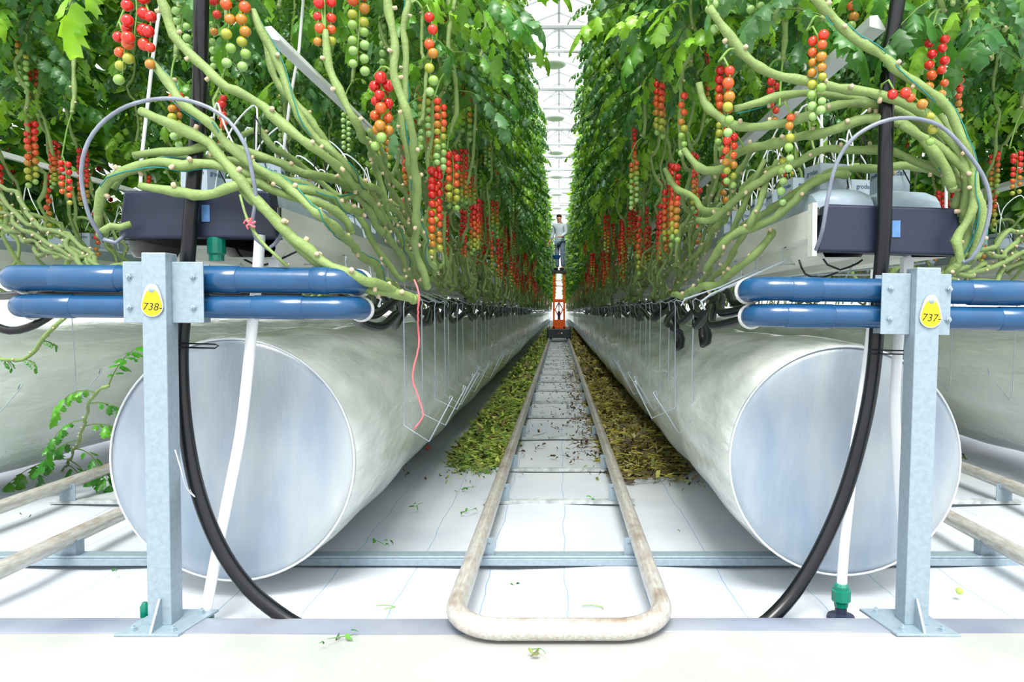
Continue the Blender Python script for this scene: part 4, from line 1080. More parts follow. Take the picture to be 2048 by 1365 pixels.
#FRONT
# ================================================================== FOREGROUND STEMS bent round the row ends
FR = random.Random(404)
TOM = []
for c in RIPE:
    b = MB(); b.ball((0, 0, 0), 1.0, c, 14, 9, .97); b.add([(.0, 0, .98)] + [(q * math.cos(k * PI / 5), q * math.sin(k * PI / 5), zz) for k in range(10) for q, zz in (((.62, .86),) if k % 2 == 0 else ((.12, 1.0),))], [(0, 1 + k, 1 + (k + 1) % 10) for k in range(10)], CAL)
    TOM.append(b.mesh('tomato', 'tomato'))
def ysafe(px, Ymin, Xr):
    d = abs(px - VX); return max(Ymin, F * Xr / max(d, 1))
PLANTS = []
def front_plant(label, px, Y, r=.010, twine=False, Xr=.60, zig=.011, tail=None, leaves=0, green=1.05, group='bare tomato stems bent round the row ends'):
    pts = [Wp(q[0], q[1], q[2] if len(q) > 2 else ysafe(q[0], Y, Xr)) for q in px]
    if tail: pts += [pts[-1] + Vector(t) for t in tail]
    t = thing('tomato_plant', label, 'tomato plant', pts[-1], group)
    mb = MB(); path = stem_tube(mb, pts, r, FR, 10, zig, .075, green=green)
    # cut end knob
    mb.ball(tuple(path[-1]), r * 1.25, mulc(STEMC, .95), 8, 5)
    to_local(mb.build('stem', 'stem', col=True, sharp=False), t)
    if twine:
        tw = MB(); P = []; a = FR.uniform(0, 6)
        for i in range(0, len(path) - 1):
            d = (path[i + 1] - path[i]).normalized(); o = d.orthogonal().normalized(); o.rotate(Matrix.Rotation(a, 3, d)); P.append(path[i] + o * (r * 1.45)); a += .22
        tw.tube(P, .0016, 5); to_local(tw.build('twine', 'teal_twine', sharp=False), t)
    PLANTS.append((t, path)); return t, path
def front_leaf(t, p, d, L, c=None, droop=None):
    mb = MB(); compound_leaf(mb, p, d, L, FR, c, False, droop); to_local(mb.build('leaf', 'leaf', col=True, sharp=False), t)
def front_truss(plant, px, y0, y1, Y, ncol, red, rpx, rot=0.0, lab=None, near=None, bend=None):
    """fruit hanging between two pixels heights at distance Y, tied to its plant by a bent stalk"""
    t, path = plant
    top = Wp(px, y0, Y); L = (y1 - y0) * Y / F; rt = rpx * Y / F * .46
    att = min(path, key=lambda p: (p - top).length)
    mb = MB(); put = []
    rr = FR
    truss(mb, max(.06, L - rt * 2), ncol, red, rr, lambda p, r, c, tt: put.append((p, r, c)), rt)
    org = top - Vector((.024, -.016, -.03 + rt))
    if (att - org).length > .02: mb.tube(smooth_path([att - org, (att - org) * .5 + Vector((0, 0, .02)), Vector((0, 0, 0))], .01), .0034, 6, PET)
    st = mb.build('fruit_truss', 'stem', col=True, sharp=False); st.parent = t; st.location = org - Vector(t.location)
    if bend:
        # arching truss: the upper part runs sideways before it drops
        for v in st.data.vertices:
            v.co = Vector(bend(v.co))
    for p, r, c in put:
        if bend: p = Vector(bend(p))
        k = RIPE.index(c); q = link(TOM[k], 'tomato', st, p); q.scale = (r, r, r); q.rotation_euler = (rr.uniform(-.5, .5), rr.uniform(-.5, .5), rr.uniform(0, 6))
    if lab: st['label'] = lab
    return st
# ---------------- left row
Lp = []
def LP(*a, **k): Lp.append(front_plant(*a, **k)); return Lp[-1]
LP('thick green stem sweeping from the top left over the left black hose', [(318, -40, 1.96), (326, 20, 1.96), (340, 75, 1.96), (395, 130, 1.96), (470, 180, 1.97), (560, 240, 1.99), (625, 290), (690, 345), (735, 400), (770, 455), (800, 515), (822, 560)], 1.99, .0105)
LP('green stem starting under the big red tomato bunch and passing behind the left loop tube', [(300, 120, 2.0), (335, 165, 1.99), (365, 215, 1.97), (420, 258, 1.96), (455, 300, 1.96), (520, 345, 1.96), (590, 380, 2.0), (650, 430), (705, 480), (760, 545), (795, 585)], 1.97, .0105, twine=True)
LP('green stem with a leafy stub end, highest of those ending over the left end cap', [(282, 222, 1.99), (310, 235, 1.98), (370, 262, 1.975), (430, 300, 1.97), (480, 345, 1.96), (520, 395, 1.96), (575, 460, 1.97), (645, 520, 1.98), (720, 550, 1.99), (780, 585, 2.1), (828, 600, 2.2)], 1.97, .0115)
LP('green stem looping down to a cut end left of the left end cap', [(198, 455, 2.02), (197, 420, 2.01), (205, 390, 2.0), (240, 350, 1.98), (300, 322, 1.97), (350, 325, 1.97), (430, 330, 1.97), (500, 350, 1.98), (580, 370, 2.02), (660, 400, 2.1), (720, 430)], 2.0, .0105, twine=True)
LP('green stem lying across the top edge of the left end cap', [(280, 372, 1.96), (330, 380, 1.955), (385, 385, 1.95), (430, 380, 1.95), (478, 368, 1.96), (520, 372, 1.98), (590, 392, 2.02), (650, 410, 2.08), (700, 460)], 2.0, .0105)
LP('green stem above the left end cap with a pale cut end at its left', [(268, 312, 2.0), (300, 306, 2.0), (345, 302, 2.0), (395, 296, 2.0), (470, 305, 2.02), (540, 322, 2.05), (610, 345, 2.1), (670, 362, 2.18), (740, 410), (765, 470)], 2.1, .010)
LP('green stem crossing behind the left black hose just above the end cap', [(226, 378, 2.06), (250, 345, 2.06), (300, 330, 2.05), (340, 318, 2.05), (420, 322, 2.06), (500, 335, 2.08), (580, 360, 2.14), (665, 395, 2.2), (705, 385, 2.3)], 2.1, .0095, twine=True)
LP('long stem running steeply from the leaves at the top centre left to the left bundle', [(505, 20, 2.05), (530, 80, 2.05), (560, 140, 2.05), (600, 225, 2.06), (640, 275, 2.08), (690, 330), (735, 375), (770, 430), (800, 480), (830, 540), (850, 575)], 2.05, .0098, twine=True)
LP('second long steep stem just left of the white support rail', [(525, 60, 2.2), (550, 150, 2.2), (585, 195, 2.2), (625, 240, 2.2), (660, 300, 2.22), (720, 355), (760, 395), (810, 450), (845, 520), (872, 570)], 2.2, .0095)
LP('stem dropping from the paired red bunches across the white support rail', [(650, 60, 2.0), (658, 120, 2.0), (690, 195, 2.0), (722, 260, 2.05), (752, 330), (765, 390), (790, 450), (830, 500), (860, 550), (885, 580)], 2.05, .0092)
LP('vertical stem right of the left support rail, thicker of the pair', [(770, -40, 2.0), (778, 20, 2.0), (793, 90, 2.0), (796, 160, 2.0), (815, 225, 2.0), (830, 300, 2.05), (836, 380, 2.15), (838, 440, 2.2), (826, 500, 2.3), (850, 570, 2.4)], 2.0, .0098)
LP('vertical stem right of the left support rail, thinner of the pair', [(820, -40, 2.1), (812, 60, 2.1), (806, 120, 2.1), (808, 190, 2.1), (805, 250, 2.1), (820, 320, 2.15), (826, 400, 2.25), (845, 470, 2.4), (870, 540, 2.6)], 2.1, .008, twine=True)
LP('stem climbing out from behind the left end cap toward the paired vertical stems', [(486, 270, 2.3), (520, 260, 2.3), (555, 300, 2.3), (620, 350, 2.4), (700, 420, 2.5), (760, 500, 2.6), (810, 560, 2.7)], 2.3, .009)
LP('lowest stem of the left bundle ending beside the pink string', [(455, 330, 1.99), (500, 395, 1.99), (545, 440, 1.99), (590, 490, 1.99), (660, 545, 1.99), (720, 570, 2.04), (790, 590, 2.12), (822, 602, 2.18)], 1.97, .0115, green=1.1)
for k in range(8):
    x0 = 725 + k * 20 + FR.uniform(-15, 15); y0 = 270 + k * 14 + FR.uniform(-60, 30)
    LP('knobbly green stem in the tangle beside the left gutter, %s from the end cap' % ORD[k], [(x0, y0), (x0 + 40, y0 + 80), (x0 + 75, y0 + 150), (x0 + 95, y0 + 215), (x0 + 150, y0 + 270 if y0 + 270 < 600 else 598)], 2.2 + .05 * k, .0085, Xr=.60 + .012 * k, zig=.014, group='stems in the tangle beside the left gutter')
# cut root stub and the little leafy side shoot
o, P = front_plant('pale fuzzy stem end hanging just left of the left end cap', [(262, 448, 2.02), (240, 455, 2.01), (222, 452, 2.0), (205, 462, 2.0), (196, 470, 2.0)], 2.0, .009)
front_plant('thin pale green shoot hanging in front of the left end cap', [(480, 390, 1.95), (495, 440, 1.94), (520, 480, 1.94), (550, 510, 1.94), (575, 532, 1.95)], 1.95, .0034, zig=.002)
# ---------------- right row
Rp = []
def RP(*a, **k): Rp.append(front_plant(*a, **k)); return Rp[-1]
RP('thick stem from the green bunch at the top sweeping down right to the loop tube', [(1418, 15, 2.0), (1450, 60, 2.0), (1485, 105, 2.0), (1540, 145, 2.0), (1610, 165, 2.0), (1680, 182, 2.0), (1760, 195, 2.0), (1830, 222, 2.0), (1890, 268, 2.0), (1925, 330, 2.0), (1935, 390, 2.02), (1925, 440, 2.05)], 2.0, .011)
RP('thick stem from the top centre right passing in front of the right black hose', [(1600, -30, 1.97), (1650, 18, 1.97), (1700, 70, 1.97), (1760, 115, 1.97), (1800, 150, 1.97), (1850, 180, 1.97), (1890, 215, 1.98), (1925, 280, 1.98), (1945, 350, 2.0), (1962, 405, 2.0), (1955, 470, 2.02), (1940, 520, 2.03)], 1.97, .0105, twine=True)
RP('stem bending out of the aisle leaves, running level under the right red trusses', [(1398, 165, 2.25), (1408, 205, 2.25), (1435, 235, 2.2), (1480, 250, 2.15), (1540, 248, 2.1), (1600, 240, 2.08), (1680, 215, 2.06), (1760, 215, 2.06), (1840, 240, 2.05), (1895, 300, 2.05), (1915, 370, 2.05), (1912, 430, 2.08)], 2.1, .0105)
RP('longest wavy stem of the right bundle, dipping low by the orange and green bunch', [(1368, 300, 2.5), (1400, 335, 2.45), (1445, 340, 2.4), (1480, 300, 2.3), (1540, 285, 2.2), (1610, 278, 2.12), (1680, 255, 2.06), (1740, 238, 2.04), (1810, 250, 2.02), (1870, 310, 2.0), (1900, 370, 2.02)], 2.1, .0115)
RP('pale green stem crossing behind the upper right loop tube', [(1470, 218, 2.1), (1520, 205, 2.1), (1600, 190, 2.1), (1680, 195, 2.1), (1760, 215, 2.08), (1840, 262, 2.06), (1880, 330, 2.04), (1925, 370, 2.04), (1945, 420, 2.04), (1930, 480, 2.04), (1890, 540, 2.06)], 2.1, .010, twine=True)
RP('stem rising from the tangle and crossing the right black hose at half height', [(1395, 440, 2.45), (1425, 440, 2.4), (1470, 405, 2.3), (1505, 370, 2.25), (1570, 335, 2.2), (1640, 305, 2.15), (1700, 300, 2.12), (1780, 300, 2.1), (1850, 330, 2.08), (1905, 360, 2.06)], 2.1, .010)
RP('stem curving up behind the drip tubes over the nearest right slab', [(1430, 505, 2.5), (1475, 455, 2.4), (1530, 425, 2.35), (1590, 390, 2.3), (1650, 352, 2.25), (1720, 338, 2.22), (1800, 335, 2.2), (1880, 345, 2.2)], 2.2, .010)
RP('lower stem running beside the right gutter rim', [(1410, 540, 2.45), (1440, 500, 2.35), (1475, 470, 2.3), (1530, 440, 2.25), (1585, 405, 2.2), (1625, 372, 2.2), (1690, 350, 2.2)], 2.2, .0105)
RP('outermost drooping stem crossing below the right loop tube', [(1800, 250, 2.0), (1860, 285, 2.0), (1920, 340, 2.0), (1950, 395, 2.0), (1925, 450, 2.0), (1905, 480, 2.0), (1915, 520, 2.0), (1890, 560, 2.03)], 2.0, .010)
RP('straight stem hanging at the far side of the right loop tube', [(1880, 230, 2.15), (1920, 300, 2.12), (1955, 385, 2.1), (1962, 440, 2.1), (1945, 500, 2.1), (1900, 545, 2.12)], 2.1, .0095, twine=True)
RP('upper wavy stem linking the aisle leaves to the right bundle', [(1330, 340, 2.9), (1350, 370, 2.8), (1385, 395, 2.7), (1410, 425, 2.6), (1450, 420, 2.5), (1490, 375, 2.4), (1540, 345, 2.3), (1600, 325, 2.25)], 2.3, .010)
for k in range(9):
    x0 = 1555 - k * 26 + FR.uniform(-15, 15); y0 = 300 + k * 12 + FR.uniform(-50, 40)
    RP('knobbly green stem in the tangle beside the right gutter, %s from the end cap' % ORD[k], [(x0, y0), (x0 - 35, y0 + 70), (x0 - 55, y0 + 130), (x0 - 95, y0 + 190), (x0 - 130, min(600, y0 + 250))], 2.25 + .05 * k, .0085, Xr=.55 + .012 * k, zig=.014, group='stems in the tangle beside the right gutter')
RP('stem end lying on the black hoses beside the upper right blue pipe', [(1345, 590, 3.0), (1400, 580, 2.6), (1440, 560, 2.45), (1500, 520, 2.3), (1545, 470, 2.3)], 2.3, .0105)
# horizontal bundle seen under the right loop, behind the pipes
for k in range(5):
    RP('thin stem of the horizontal bundle right of the right post, %s from the top' % ORD[k], [(1850 + 10 * k, 548 + 3 * k, 2.7), (1920, 540 - 12 * k + 20, 2.8), (1990, 530 - 16 * k + 20, 2.9), (2060, 500 - 20 * k + 30, 3.0), (2150, 480 - 20 * k, 3.1)], 2.7, .008, zig=.03, green=.85, group='stems right of the right post')
for k in range(6):
    LP('stem slanting across the left edge above the blue pipes, %s from the top' % ORD[k], [(-60, 330 + 22 * k, 3.0), (10, 385 + 16 * k, 2.9), (70, 430 + 12 * k, 2.8), (130, 480 + 6 * k, 2.7), (190, 525 + 2 * k, 2.6), (260, 540 + k, 2.6)], 2.6, .0075, zig=.03, green=.66, group='stems above the left blue pipes')

# ---------------- fruit trusses of the foreground
def hang(px, y0, Y, lab, nleaf=3, spread=.16, up=-60):
    """plant whose stem comes down from the leaves above the frame to its truss"""
    t, path = front_plant(lab, [(px + 14, y0 - 20, Y + .03), (px + 18, y0 - 90, Y + .05), (px + 8, min(y0 - 200, -80), Y + .08), (px + 16, min(y0 - 420, -380), Y + .15)][::-1], Y, .0075, group='fruiting tomato plants hanging at the top')
    for k in range(nleaf):
        p = path[int(len(path) * (.45 + .5 * FR.random()))]; a = FR.uniform(0, 6.3)
        front_leaf(t, p, (math.cos(a), math.sin(a) * .7 + .35, FR.uniform(.1, .5)), FR.uniform(.2, .34))
    return (t, path)
h = hang(268, 0, 2.02, 'tomato plant with the large bright red bunch at the upper left', 2)
front_truss(h, 270, -20, 98, 1.98, 2, 1.3, 30); front_truss(h, 298, 20, 138, 1.98, 1, 1.0, 27); front_truss(h, 246, 60, 168, 2.0, 2, .55, 26)
h = hang(360, 0, 2.5, 'tomato plant with a hard green bunch between the left rod and the left black hose', 2); front_truss(h, 362, 0, 100, 2.5, 2, -.3, 19); front_truss(h, 425, 40, 140, 2.6, 1, -.3, 18)
h = hang(470, 0, 2.05, 'tomato plant with paired red to green strings right of the left black hose', 2); front_truss(h, 455, -30, 132, 2.02, 1, .45, 27); front_truss(h, 485, -20, 140, 2.03, 1, .42, 26); front_truss(h, 430, -10, 70, 2.15, 1, .9, 22)
front_truss(Lp[9], 636, -30, 88, 2.0, 1, 1.0, 24); front_truss(Lp[9], 662, -30, 90, 2.02, 1, .9, 24)
h = hang(712, 0, 2.2, 'tomato plant with an amber to green string left of the paired vertical stems', 3); front_truss(h, 716, -20, 145, 2.2, 2, .22, 24)
front_truss(Lp[10], 762, 160, 300, 2.05, 3, .72, 26)
front_truss(Lp[11], 862, 25, 190, 2.1, 1, .48, 25)
h = hang(880, 160, 2.6, 'tomato plant with a thin red to green string at the left aisle edge', 3); front_truss(h, 880, 205, 340, 2.6, 2, .35, 17); 
h = hang(890, 280, 2.9, 'tomato plant with a double red bunch low on the left aisle edge', 2); front_truss(h, 868, 340, 445, 2.9, 1, .75, 17); front_truss(h, 905, 310, 420, 2.9, 2, .6, 16)
h = hang(345, 130, 2.6, 'tomato plant whose bunch shows behind the stems left of the left black hose', 1); front_truss(h, 350, 180, 292, 2.5, 2, .4, 20)
h = hang(442, 150, 2.8, 'tomato plant with a small red bunch right of the left black hose', 1); front_truss(h, 445, 195, 275, 2.7, 2, .9, 17)
h = hang(696, 180, 3.2, 'tomato plant with a long unripe bunch behind the left support rail', 1); front_truss(h, 692, 230, 305, 3.2, 2, -.4, 11)
h = hang(130, 240, 3.1, 'tomato plant with a narrow red bunch in the far left row', 2); front_truss(h, 130, 325, 410, 3.1, 2, .9, 14)
# right
front_truss(Rp[0], 1424, -30, 62, 2.02, 2, -.4, 22)
h = hang(1512, -40, 2.3, 'tomato plant with a pale green bunch at the top right of the aisle', 3); front_truss(h, 1512, -20, 55, 2.3, 2, -.4, 20)
h = hang(1636, 60, 2.02, 'tomato plant with the long double red to green string left of the right hose', 3); front_truss(h, 1636, 70, 240, 1.98, 2, .35, 23)
front_truss(Rp[0], 1458, 132, 272, 1.97, 1, .45, 25)
front_truss(Rp[3], 1460, 262, 378, 2.25, 2, .6, 19)
h = hang(1548, 140, 2.3, 'tomato plant with a dark red bunch in the shade behind the right stems', 2); front_truss(h, 1546, 162, 248, 2.3, 2, 1.0, 19); front_truss(h, 1580, 222, 345, 2.05, 1, .22, 22)
h = hang(1706, 0, 2.3, 'tomato plant with a brown to green string in front of the right support rail', 3); front_truss(h, 1706, -20, 100, 2.3, 1, .3, 22)
h = hang(1872, 40, 2.1, 'tomato plant with the red and orange bunch right of the right black hose', 3); front_truss(h, 1862, 75, 200, 2.1, 1, .8, 23); front_truss(h, 1888, 65, 215, 2.08, 1, .85, 22)
h = hang(1915, 110, 2.6, 'tomato plant with a dull red bunch at the right beyond the loop tube', 2); front_truss(h, 1920, 140, 235, 2.6, 2, .9, 15)
h = hang(2034, 240, 3.2, 'tomato plant with a red bunch at the right edge of the photo', 2); front_truss(h, 2034, 305, 392, 3.2, 2, .8, 13)
h = hang(1366, 150, 2.7, 'tomato plant with a red to green string at the right aisle edge', 2); front_truss(h, 1366, 185, 312, 2.7, 1, .4, 18)
h = hang(1270, 290, 3.6, 'tomato plant with a long green bunch low on the right aisle edge', 1); front_truss(h, 1268, 325, 420, 3.6, 2, .1, 12)
front_truss(Rp[3], 1565, 310, 410, 2.2, 1, -.2, 20)
# arching red truss in front of the right hose
def arc(p):
    # arc length measured down the string from its start
    L0 = .028; d = -(p.z + .03)
    if d < 0: return p
    q = Vector((p.x, p.y, 0)); S = .115
    if d < S: a = d / S; return (q.x - .0 + d * .85, q.y, -.03 - d * .55 * a + q.x * .3)
    return (q.x + S * .85, q.y, -.03 - S * .55 - (d - S))
front_truss(Rp[4], 1788, 178, 330, 1.94, 1, .55, 23, bend=arc)

# nearer leaves along the top of the photo
def top_leaves():
    for px, py, Y, n, L, lab in ((560, 10, 2.35, 5, .26, 'leafy tomato shoot at the top right of the left black hose'), (690, 5, 2.5, 4, .26, 'leafy tomato shoot at the top above the left support rail'), (905, 20, 2.3, 4, .24, 'grey green leafy shoot beside the red string at the left aisle edge'), (960, 120, 3.0, 5, .28, 'leafy shoot on the left aisle wall near the top'),
        (840, 250, 2.6, 3, .22, 'small leafy shoot hanging behind the paired vertical stems'), (1340, 40, 2.6, 5, .28, 'dark leafy shoot at the top of the right aisle wall'), (1270, 60, 3.2, 5, .28, 'bright leafy shoot on the right aisle wall near the top'), (1545, 40, 2.1, 5, .25, 'large drooping leaves left of the right support rail'), (1600, 20, 2.4, 4, .26, 'leafy shoot above the double string left of the right black hose'),
        (1900, 10, 2.0, 5, .26, 'large drooping leaves right of the right black hose'), (2010, 60, 2.2, 6, .28, 'large leaves in the upper right corner'), (1980, 120, 2.5, 5, .28, 'leaves below the upper right corner'), (1420, 100, 2.9, 4, .26, 'shaded leaves behind the right stems'), (1500, 60, 2.6, 4, .26, 'leaves behind the pale green bunch'), (1760, -20, 2.3, 4, .24, 'leaves behind the top of the right black hose'),
        (430, -20, 2.4, 3, .22, 'leaves behind the top of the left black hose')):
        t, path = front_plant(lab, [(px + 5, -420, Y + .15), (px, -200, Y + .1), (px + 8, py - 60, Y + .04), (px, py, Y)], Y, .006, group='leafy shoots along the top')
        for k in range(n + 2):
            p = path[int(len(path) * (.55 + .44 * k / (n + 2)))]; a = FR.uniform(0, 6.3)
            front_leaf(t, p, (math.cos(a), math.sin(a) * .6, FR.uniform(-.1, .5)), L * FR.uniform(.8, 1.15))
top_leaves()

# weeds and vines low on the left
t, P = front_plant('leafy tomato shoot climbing up beside the left duct end', [(20, 985, 4.3), (70, 965, 4.2), (120, 945, 4.0), (150, 900, 3.6), (165, 850, 3.2), (185, 800, 2.9), (215, 775, 2.75)], 3, .005, zig=.01, group='plants low on the left')
for k, (i, d, L) in enumerate(((.99, (.3, 0, .9), .12), (.93, (-1, 0, .8), .13), (.86, (1, .2, .4), .12), (.78, (-1, -.2, .2), .14), (.7, (1, 0, .5), .15), (.6, (-1, 0, .1), .18), (.5, (1, -.3, .3), .2), (.42, (-.6, -.6, .3), .22), (.34, (.6, -.5, .2), .24), (.25, (-.5, -.6, .4), .24), (.15, (.5, -.6, .3), .24), (.05, (-.4, -.4, .4), .24), (.4, (.9, -.4, -.1), .26))):
    front_leaf(t, P[int(len(P) * i)] if i < .99 else P[-1], d, L * 1.45, lin(*((70, 150, 40), (96, 170, 50), (60, 130, 44))[k % 3])[:3])
t, P = front_plant('thin bare vine drooping in front of the far left duct below the blue pipes', [(-70, 640, 3.0), (-20, 705, 2.9), (30, 722, 2.8), (60, 712, 2.8), (85, 680, 2.75), (115, 650, 2.7), (140, 625, 2.7), (150, 590, 2.7)][::-1], 2.8, .0062, zig=.006, group='plants low on the left')
for f in (.3, .45, .6): front_leaf(t, P[int(len(P) * f)], (.6, 0, .2), .06, lin(70, 140, 50)[:3])

# pink strings
pk = MB(); P = smooth_path([Wp(828, 560, 2.12), Wp(838, 590, 2.1), Wp(836, 620, 2.12), Wp(836, 660, 2.2), Wp(838, 690, 2.2), Wp(825, 752, 2.2), Wp(835, 790, 2.2), Wp(846, 832, 2.2), Wp(828, 858, 2.2)], .01)
pk.tube([p + Vector((FR.uniform(-.001, .001), 0, FR.uniform(-.001, .001))) for p in P], .0026, 6)
tag(pk.build('pink_string', 'pink_twine', sharp=False), 'pink plastic string dangling in front of the left duct', 'string')
b = MB()
for k in range(5): a = k * 1.3; c = Wp(500, 448, 1.93); b.tube([c, c + Vector((math.cos(a) * .012, 0, math.sin(a) * .012 + .004)), c + Vector((math.cos(a + .5) * .016, 0, math.sin(a + .5) * .014))], .003, 5)
tag(b.build('pink_knot', 'pink_twine', sharp=False), 'frayed pink knot on the left loop tube', 'knot')
b = MB(); b.tube(smooth_path([Wp(350, 900, 1.86), Wp(362, 940, 1.86), Wp(372, 975, 1.93), Wp(390, 995, 1.96), Wp(380, 980, 1.97)], .01), .0014, 5)
tag(b.build('loose_white_string', 'white_pvc', sharp=False), 'loose white string caught on the left black hose', 'string')

# ================================================================== LIFT TROLLEY
def lift():
    Y = 20.5; t = thing('lift_trolley', 'orange scissor lift trolley standing on the middle rails far down the aisle', 'lift trolley', (0, Y, .1))
    def P(name, m, fn, par=t, sm=False):
        b = MB(); fn(b); return b.build(name, m, par, smooth=sm)
    def base(b):
        b.box(-.36, .36, -.45, .45, .02, .32); b.box(-.40, -.36, -.5, .5, .0, .36); b.box(.36, .40, -.5, .5, 0, .36)
    o = P('chassis', 'dark_steel', base); bevel(o, .02)
    for s in (-1, 1):
        for y in (-.35, .35):
            P('wheel', 'black_plastic', lambda b: b.lathe([(.06, -.03), (.075, -.025), (.075, .02), (.09, .03)], (s * .265, y, .06), 'x', 14), sm=True)
    P('front_light', 'red_lens', lambda b: b.lathe([(.025, 0), (.02, -.01)], (-.02, -.45, .17), 'y', 12)); P('front_light', 'lamp_white', lambda b: b.lathe([(.025, 0), (.02, -.01)], (.09, -.45, .18), 'y', 12))
    def lower(b):
        for s in (-1, 1):
            b.box(s * .17 - .03, s * .17 + .03, -.30, -.24, .32, 1.28); b.box(s * .17 - .03, s * .17 + .03, .24, .30, .32, 1.28)
        b.box(-.24, .24, -.3, .3, .32, .40); b.box(-.2, .2, -.31, -.25, 1.2, 1.3); b.box(-.2, .2, .25, .31, 1.2, 1.3); b.box(-.16, .16, -.28, -.26, .4, .62)
    o = P('lower_mast', 'orange_paint', lower); bevel(o, .006)
    def sciss(b):
        for s in (-1, 1):
            b.tube([(s * .13, -.22, .45), (-s * .13, -.2, .95)], .018, 6); b.tube([(s * .13, -.2, .95), (-s * .0, -.2, 1.2)], .016, 6)
    P('scissor_arms', 'orange_paint', sciss)
    P('hydraulic_cylinder', 'black_plastic', lambda b: b.tube([(0, -.2, .42), (0, -.2, .9)], .045, 12), sm=True)
    P('piston_rod', 'white_paint', lambda b: b.tube([(0, -.2, .9), (0, -.2, 1.2)], .02, 10), sm=True)
    def upper(b):
        for s in (-1, 1):
            for y in (-.26, .26): b.box(s * .15 - .022, s * .15 + .022, y - .02, y + .02, 1.25, 2.2)
            b.box(s * .19 - .012, s * .19 + .012, -.28, -.25, 1.25, 2.2)
        for z in (1.72, 1.88): b.box(-.2, .2, -.28, -.25, z, z + .025)
    P('upper_mast', 'orange_paint', upper)
    def plat(b): b.box(-.22, .22, -.35, .5, 2.17, 2.25); b.box(-.24, -.22, -.37, .5, 2.13, 2.29); b.box(.22, .24, -.37, .5, 2.13, 2.29)
    P('platform', 'dark_steel', plat)
    def railg(b):
        for s in (-1, 1):
            b.tube([(s * .22, -.34, 2.25), (s * .22, -.34, 2.82), (s * .22, .45, 2.82), (s * .22, .45, 2.25)], .012, 6)
        b.tube([(-.22, -.34, 2.82), (.22, -.34, 2.82)], .012, 6)
        b.tube([(-.10, -.36, 2.82), (-.10, -.36, 3.2), (-.08, -.36, 3.26), (.2, -.36, 3.26), (.22, -.36, 3.2), (.22, -.36, 2.82)], .012, 6); b.tube([(-.10, -.36, 3.2), (.22, -.36, 3.2)], .008, 5)
    P('guard_rail', 'galvanised', railg, sm=True)
    def tray(b): b.lathe([(.09, -.02), (.12, .05), (.135, .10), (.125, .10), (.11, .05), (.08, 0)], (-.08, -.42, 2.62), 'z', 20)
    tb = MB(); tray(tb); o = tb.build('blue_bucket', 'tray_blue'); o.data.transform(Matrix.Translation(Vector(t.location)))
    o.data.transform(Matrix.Translation((0, Y, .1)) @ Matrix.Scale(.82, 4) @ Matrix.Translation((0, -Y, -.1))); t.scale = (.82,) * 3
    tag(o, 'blue bucket hanging on the guard rail of the orange lift trolley', 'bucket')
lift()

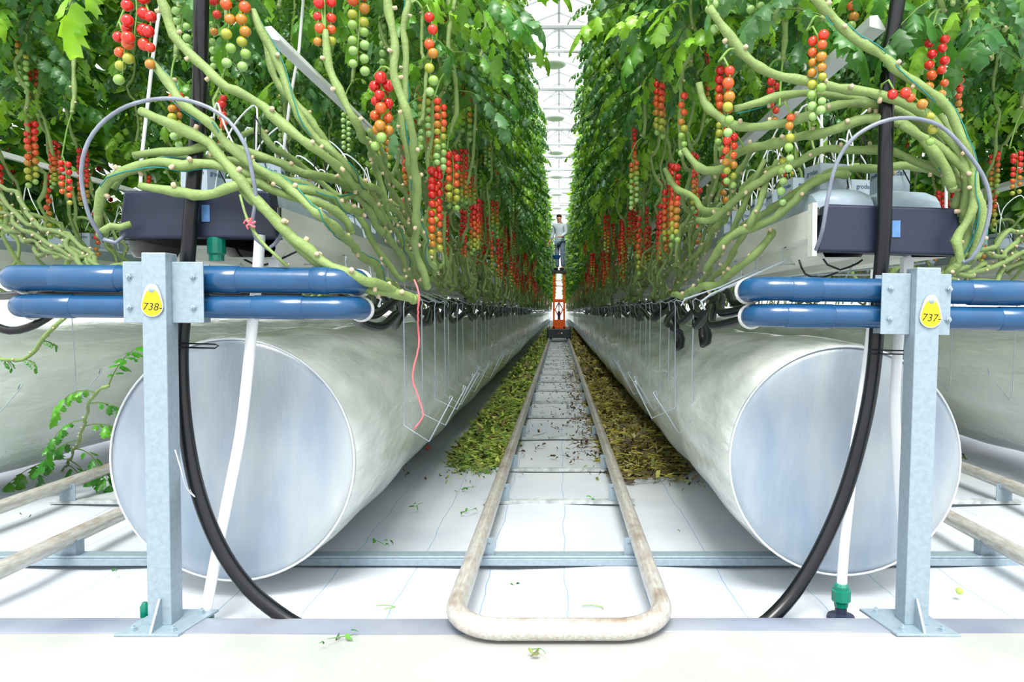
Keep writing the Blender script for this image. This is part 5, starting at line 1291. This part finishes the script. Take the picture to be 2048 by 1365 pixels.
# ================================================================== PERSON
def skinned(name, m, verts, edges, radii, parent, root=0, sub=2):
    me = bpy.data.meshes.new(name); me.from_pydata(verts, edges, []); me.materials.append(M[m])
    o = bpy.data.objects.new(name, me); COL.objects.link(o)
    sk = o.modifiers.new('skin', 'SKIN'); sk.use_smooth_shade = True
    if not me.skin_vertices: 
        bm = bmesh.new(); bm.from_mesh(me); bm.verts.layers.skin.verify(); bm.to_mesh(me); bm.free()
    for i, r in enumerate(radii):
        d = me.skin_vertices[0].data[i]; d.radius = r if isinstance(r, tuple) else (r, r); d.use_root = (i == root)
    s = o.modifiers.new('sub', 'SUBSURF'); s.levels = sub; s.render_levels = sub
    if parent: o.parent = parent
    return o
def person():
    # local coordinates: feet at z=0, faces the camera (-y) turned a little to the left wall
    t = thing('person', 'person in a pale coat and light jeans standing on the orange lift trolley, facing left', 'person', (.02, 20.55, 1.945)); t.scale = (.88,) * 3; t.rotation_euler.z = -.5
    V = [(0, 0, .92), (0, 0, 1.05), (0, .01, 1.22), (0, .01, 1.38), (0, .01, 1.47), (-.01, -.01, 1.54), (-.015, -.015, 1.60), (-.02, -.02, 1.67),   # 0-7 spine, neck, head
         (.09, 0, .88), (.10, -.01, .50), (.10, .03, .09), (.09, -.10, .04),       # 8-11 leg
         (-.09, 0, .88), (-.08, -.03, .50), (-.09, .01, .09), (-.12, -.12, .04),   # 12-15 leg
         (.19, .01, 1.40), (.24, -.02, 1.14), (.15, -.22, 1.02), (.12, -.28, 1.02),     # 16-19 arm to the rail
         (-.19, .01, 1.40), (-.24, .0, 1.13), (-.27, -.12, .92), (-.275, -.16, .86)]   # 20-23 arm hanging left
    E = [(0, 1), (1, 2), (2, 3), (3, 4), (4, 5), (5, 6), (6, 7), (0, 8), (8, 9), (9, 10), (10, 11), (0, 12), (12, 13), (13, 14), (14, 15), (3, 16), (16, 17), (17, 18), (18, 19), (3, 20), (20, 21), (21, 22), (22, 23)]
    Rr = [(.14, .10), (.13, .09), (.14, .10), (.13, .09), .05, .06, (.078, .09), (.07, .08), .08, .055, .038, .035, .08, .055, .038, .035, .055, .042, .03, .03, .055, .042, .03, .03]
    for hx, hand, prv in ((19, Vector((.12, -.28, 1.02)), Vector((-.6, -.8, 0))), (23, Vector((-.275, -.16, .86)), Vector((0, -.5, -.86)))):
        d = prv.normalized(); sd = d.cross(Vector((0, 0, 1)) if abs(d.z) < .8 else Vector((1, 0, 0))).normalized()
        for k, (o, l) in enumerate(((-.03, .06), (-.011, .075), (.008, .072), (.026, .058), (.045, .04))):
            b = len(V); k0 = hand + sd * o + d * (.03 if k < 4 else 0.0)
            V.append(tuple(k0)); V.append(tuple(k0 + d * l * .5 + Vector((0, 0, -.004)))); V.append(tuple(k0 + d * l + Vector((0, 0, -.016)))); E += [(hx, b), (b, b + 1), (b + 1, b + 2)]; Rr += [.010, .009, .007]
    body = skinned('body', 'skin', V, E, Rr, t)
    # coat
    CV = [(0, 0, .80), (0, 0, .95), (0, 0, 1.08), (0, .01, 1.24), (0, .01, 1.39), (0, .005, 1.465), (.19, .01, 1.41), (.24, -.02, 1.15), (.16, -.20, 1.03), (-.19, .01, 1.41), (-.24, 0, 1.14), (-.265, -.10, .96)]
    CE = [(0, 1), (1, 2), (2, 3), (3, 4), (4, 5), (4, 6), (6, 7), (7, 8), (4, 9), (9, 10), (10, 11)]
    skinned('coat', 'coat', CV, CE, [(.19, .14), (.175, .13), (.16, .12), (.165, .12), (.15, .11), (.07, .065), .075, .06, .05, .075, .06, .05], t, 0)
    TV = [(0, 0, .93), (.09, 0, .86), (.10, -.01, .50), (.10, .03, .10), (-.09, 0, .86), (-.08, -.03, .50), (-.09, .01, .10)]
    skinned('trousers', 'jeans', TV, [(0, 1), (1, 2), (2, 3), (0, 4), (4, 5), (5, 6)], [(.15, .11), .095, .072, .062, .095, .072, .062], t, 0)
    for x, y in ((.095, -.04), (-.105, -.06)):
        b = MB(); b.ball((0, 0, 0), 1, (1, 1, 1), 12, 8); o = b.build('shoe', 'shoe', t); o.scale = (.05, .13, .05); o.location = (x, y, .05)
    # head details, turned left
    b = MB(); n, m = 16, 10; vs = []; 
    for i in range(m + 1):
        a = PI * .62 * i / m
        for k in range(n):
            q = 2 * PI * k / n; front = math.sin(q) < -.2; aa = a * (.55 if front else 1)
            vs.append((-.018 + .086 * math.sin(aa) * math.cos(q), -.01 + .1 * math.sin(aa) * math.sin(q), 1.655 + .095 * math.cos(aa)))
    b.add(vs, [(i * n + k, (i + 1) * n + k, (i + 1) * n + (k + 1) % n, i * n + (k + 1) % n) for i in range(m) for k in range(n)]); b.build('hair', 'hair', t, sharp=False)
    for x in (-.055, -.005):
        b = MB(); b.ball((x, -.098, 1.635), .010, (1, 1, 1), 8, 6); b.build('eye', 'ink', t)
    b = MB(); b.ball((-.032, -.108, 1.612), .013, (1, 1, 1), 8, 6, 1.5); b.build('nose', 'skin', t)
    b = MB(); b.tube([(-.052, -.092, 1.583), (-.032, -.099, 1.581), (-.010, -.094, 1.583)], .004, 6); b.build('mouth', 'pink_twine', t)
    for x in (-.098, .062): b = MB(); b.ball((x, -.005, 1.625), .018, (1, 1, 1), 8, 6, 1.4); b.build('ear', 'skin', t)
person()
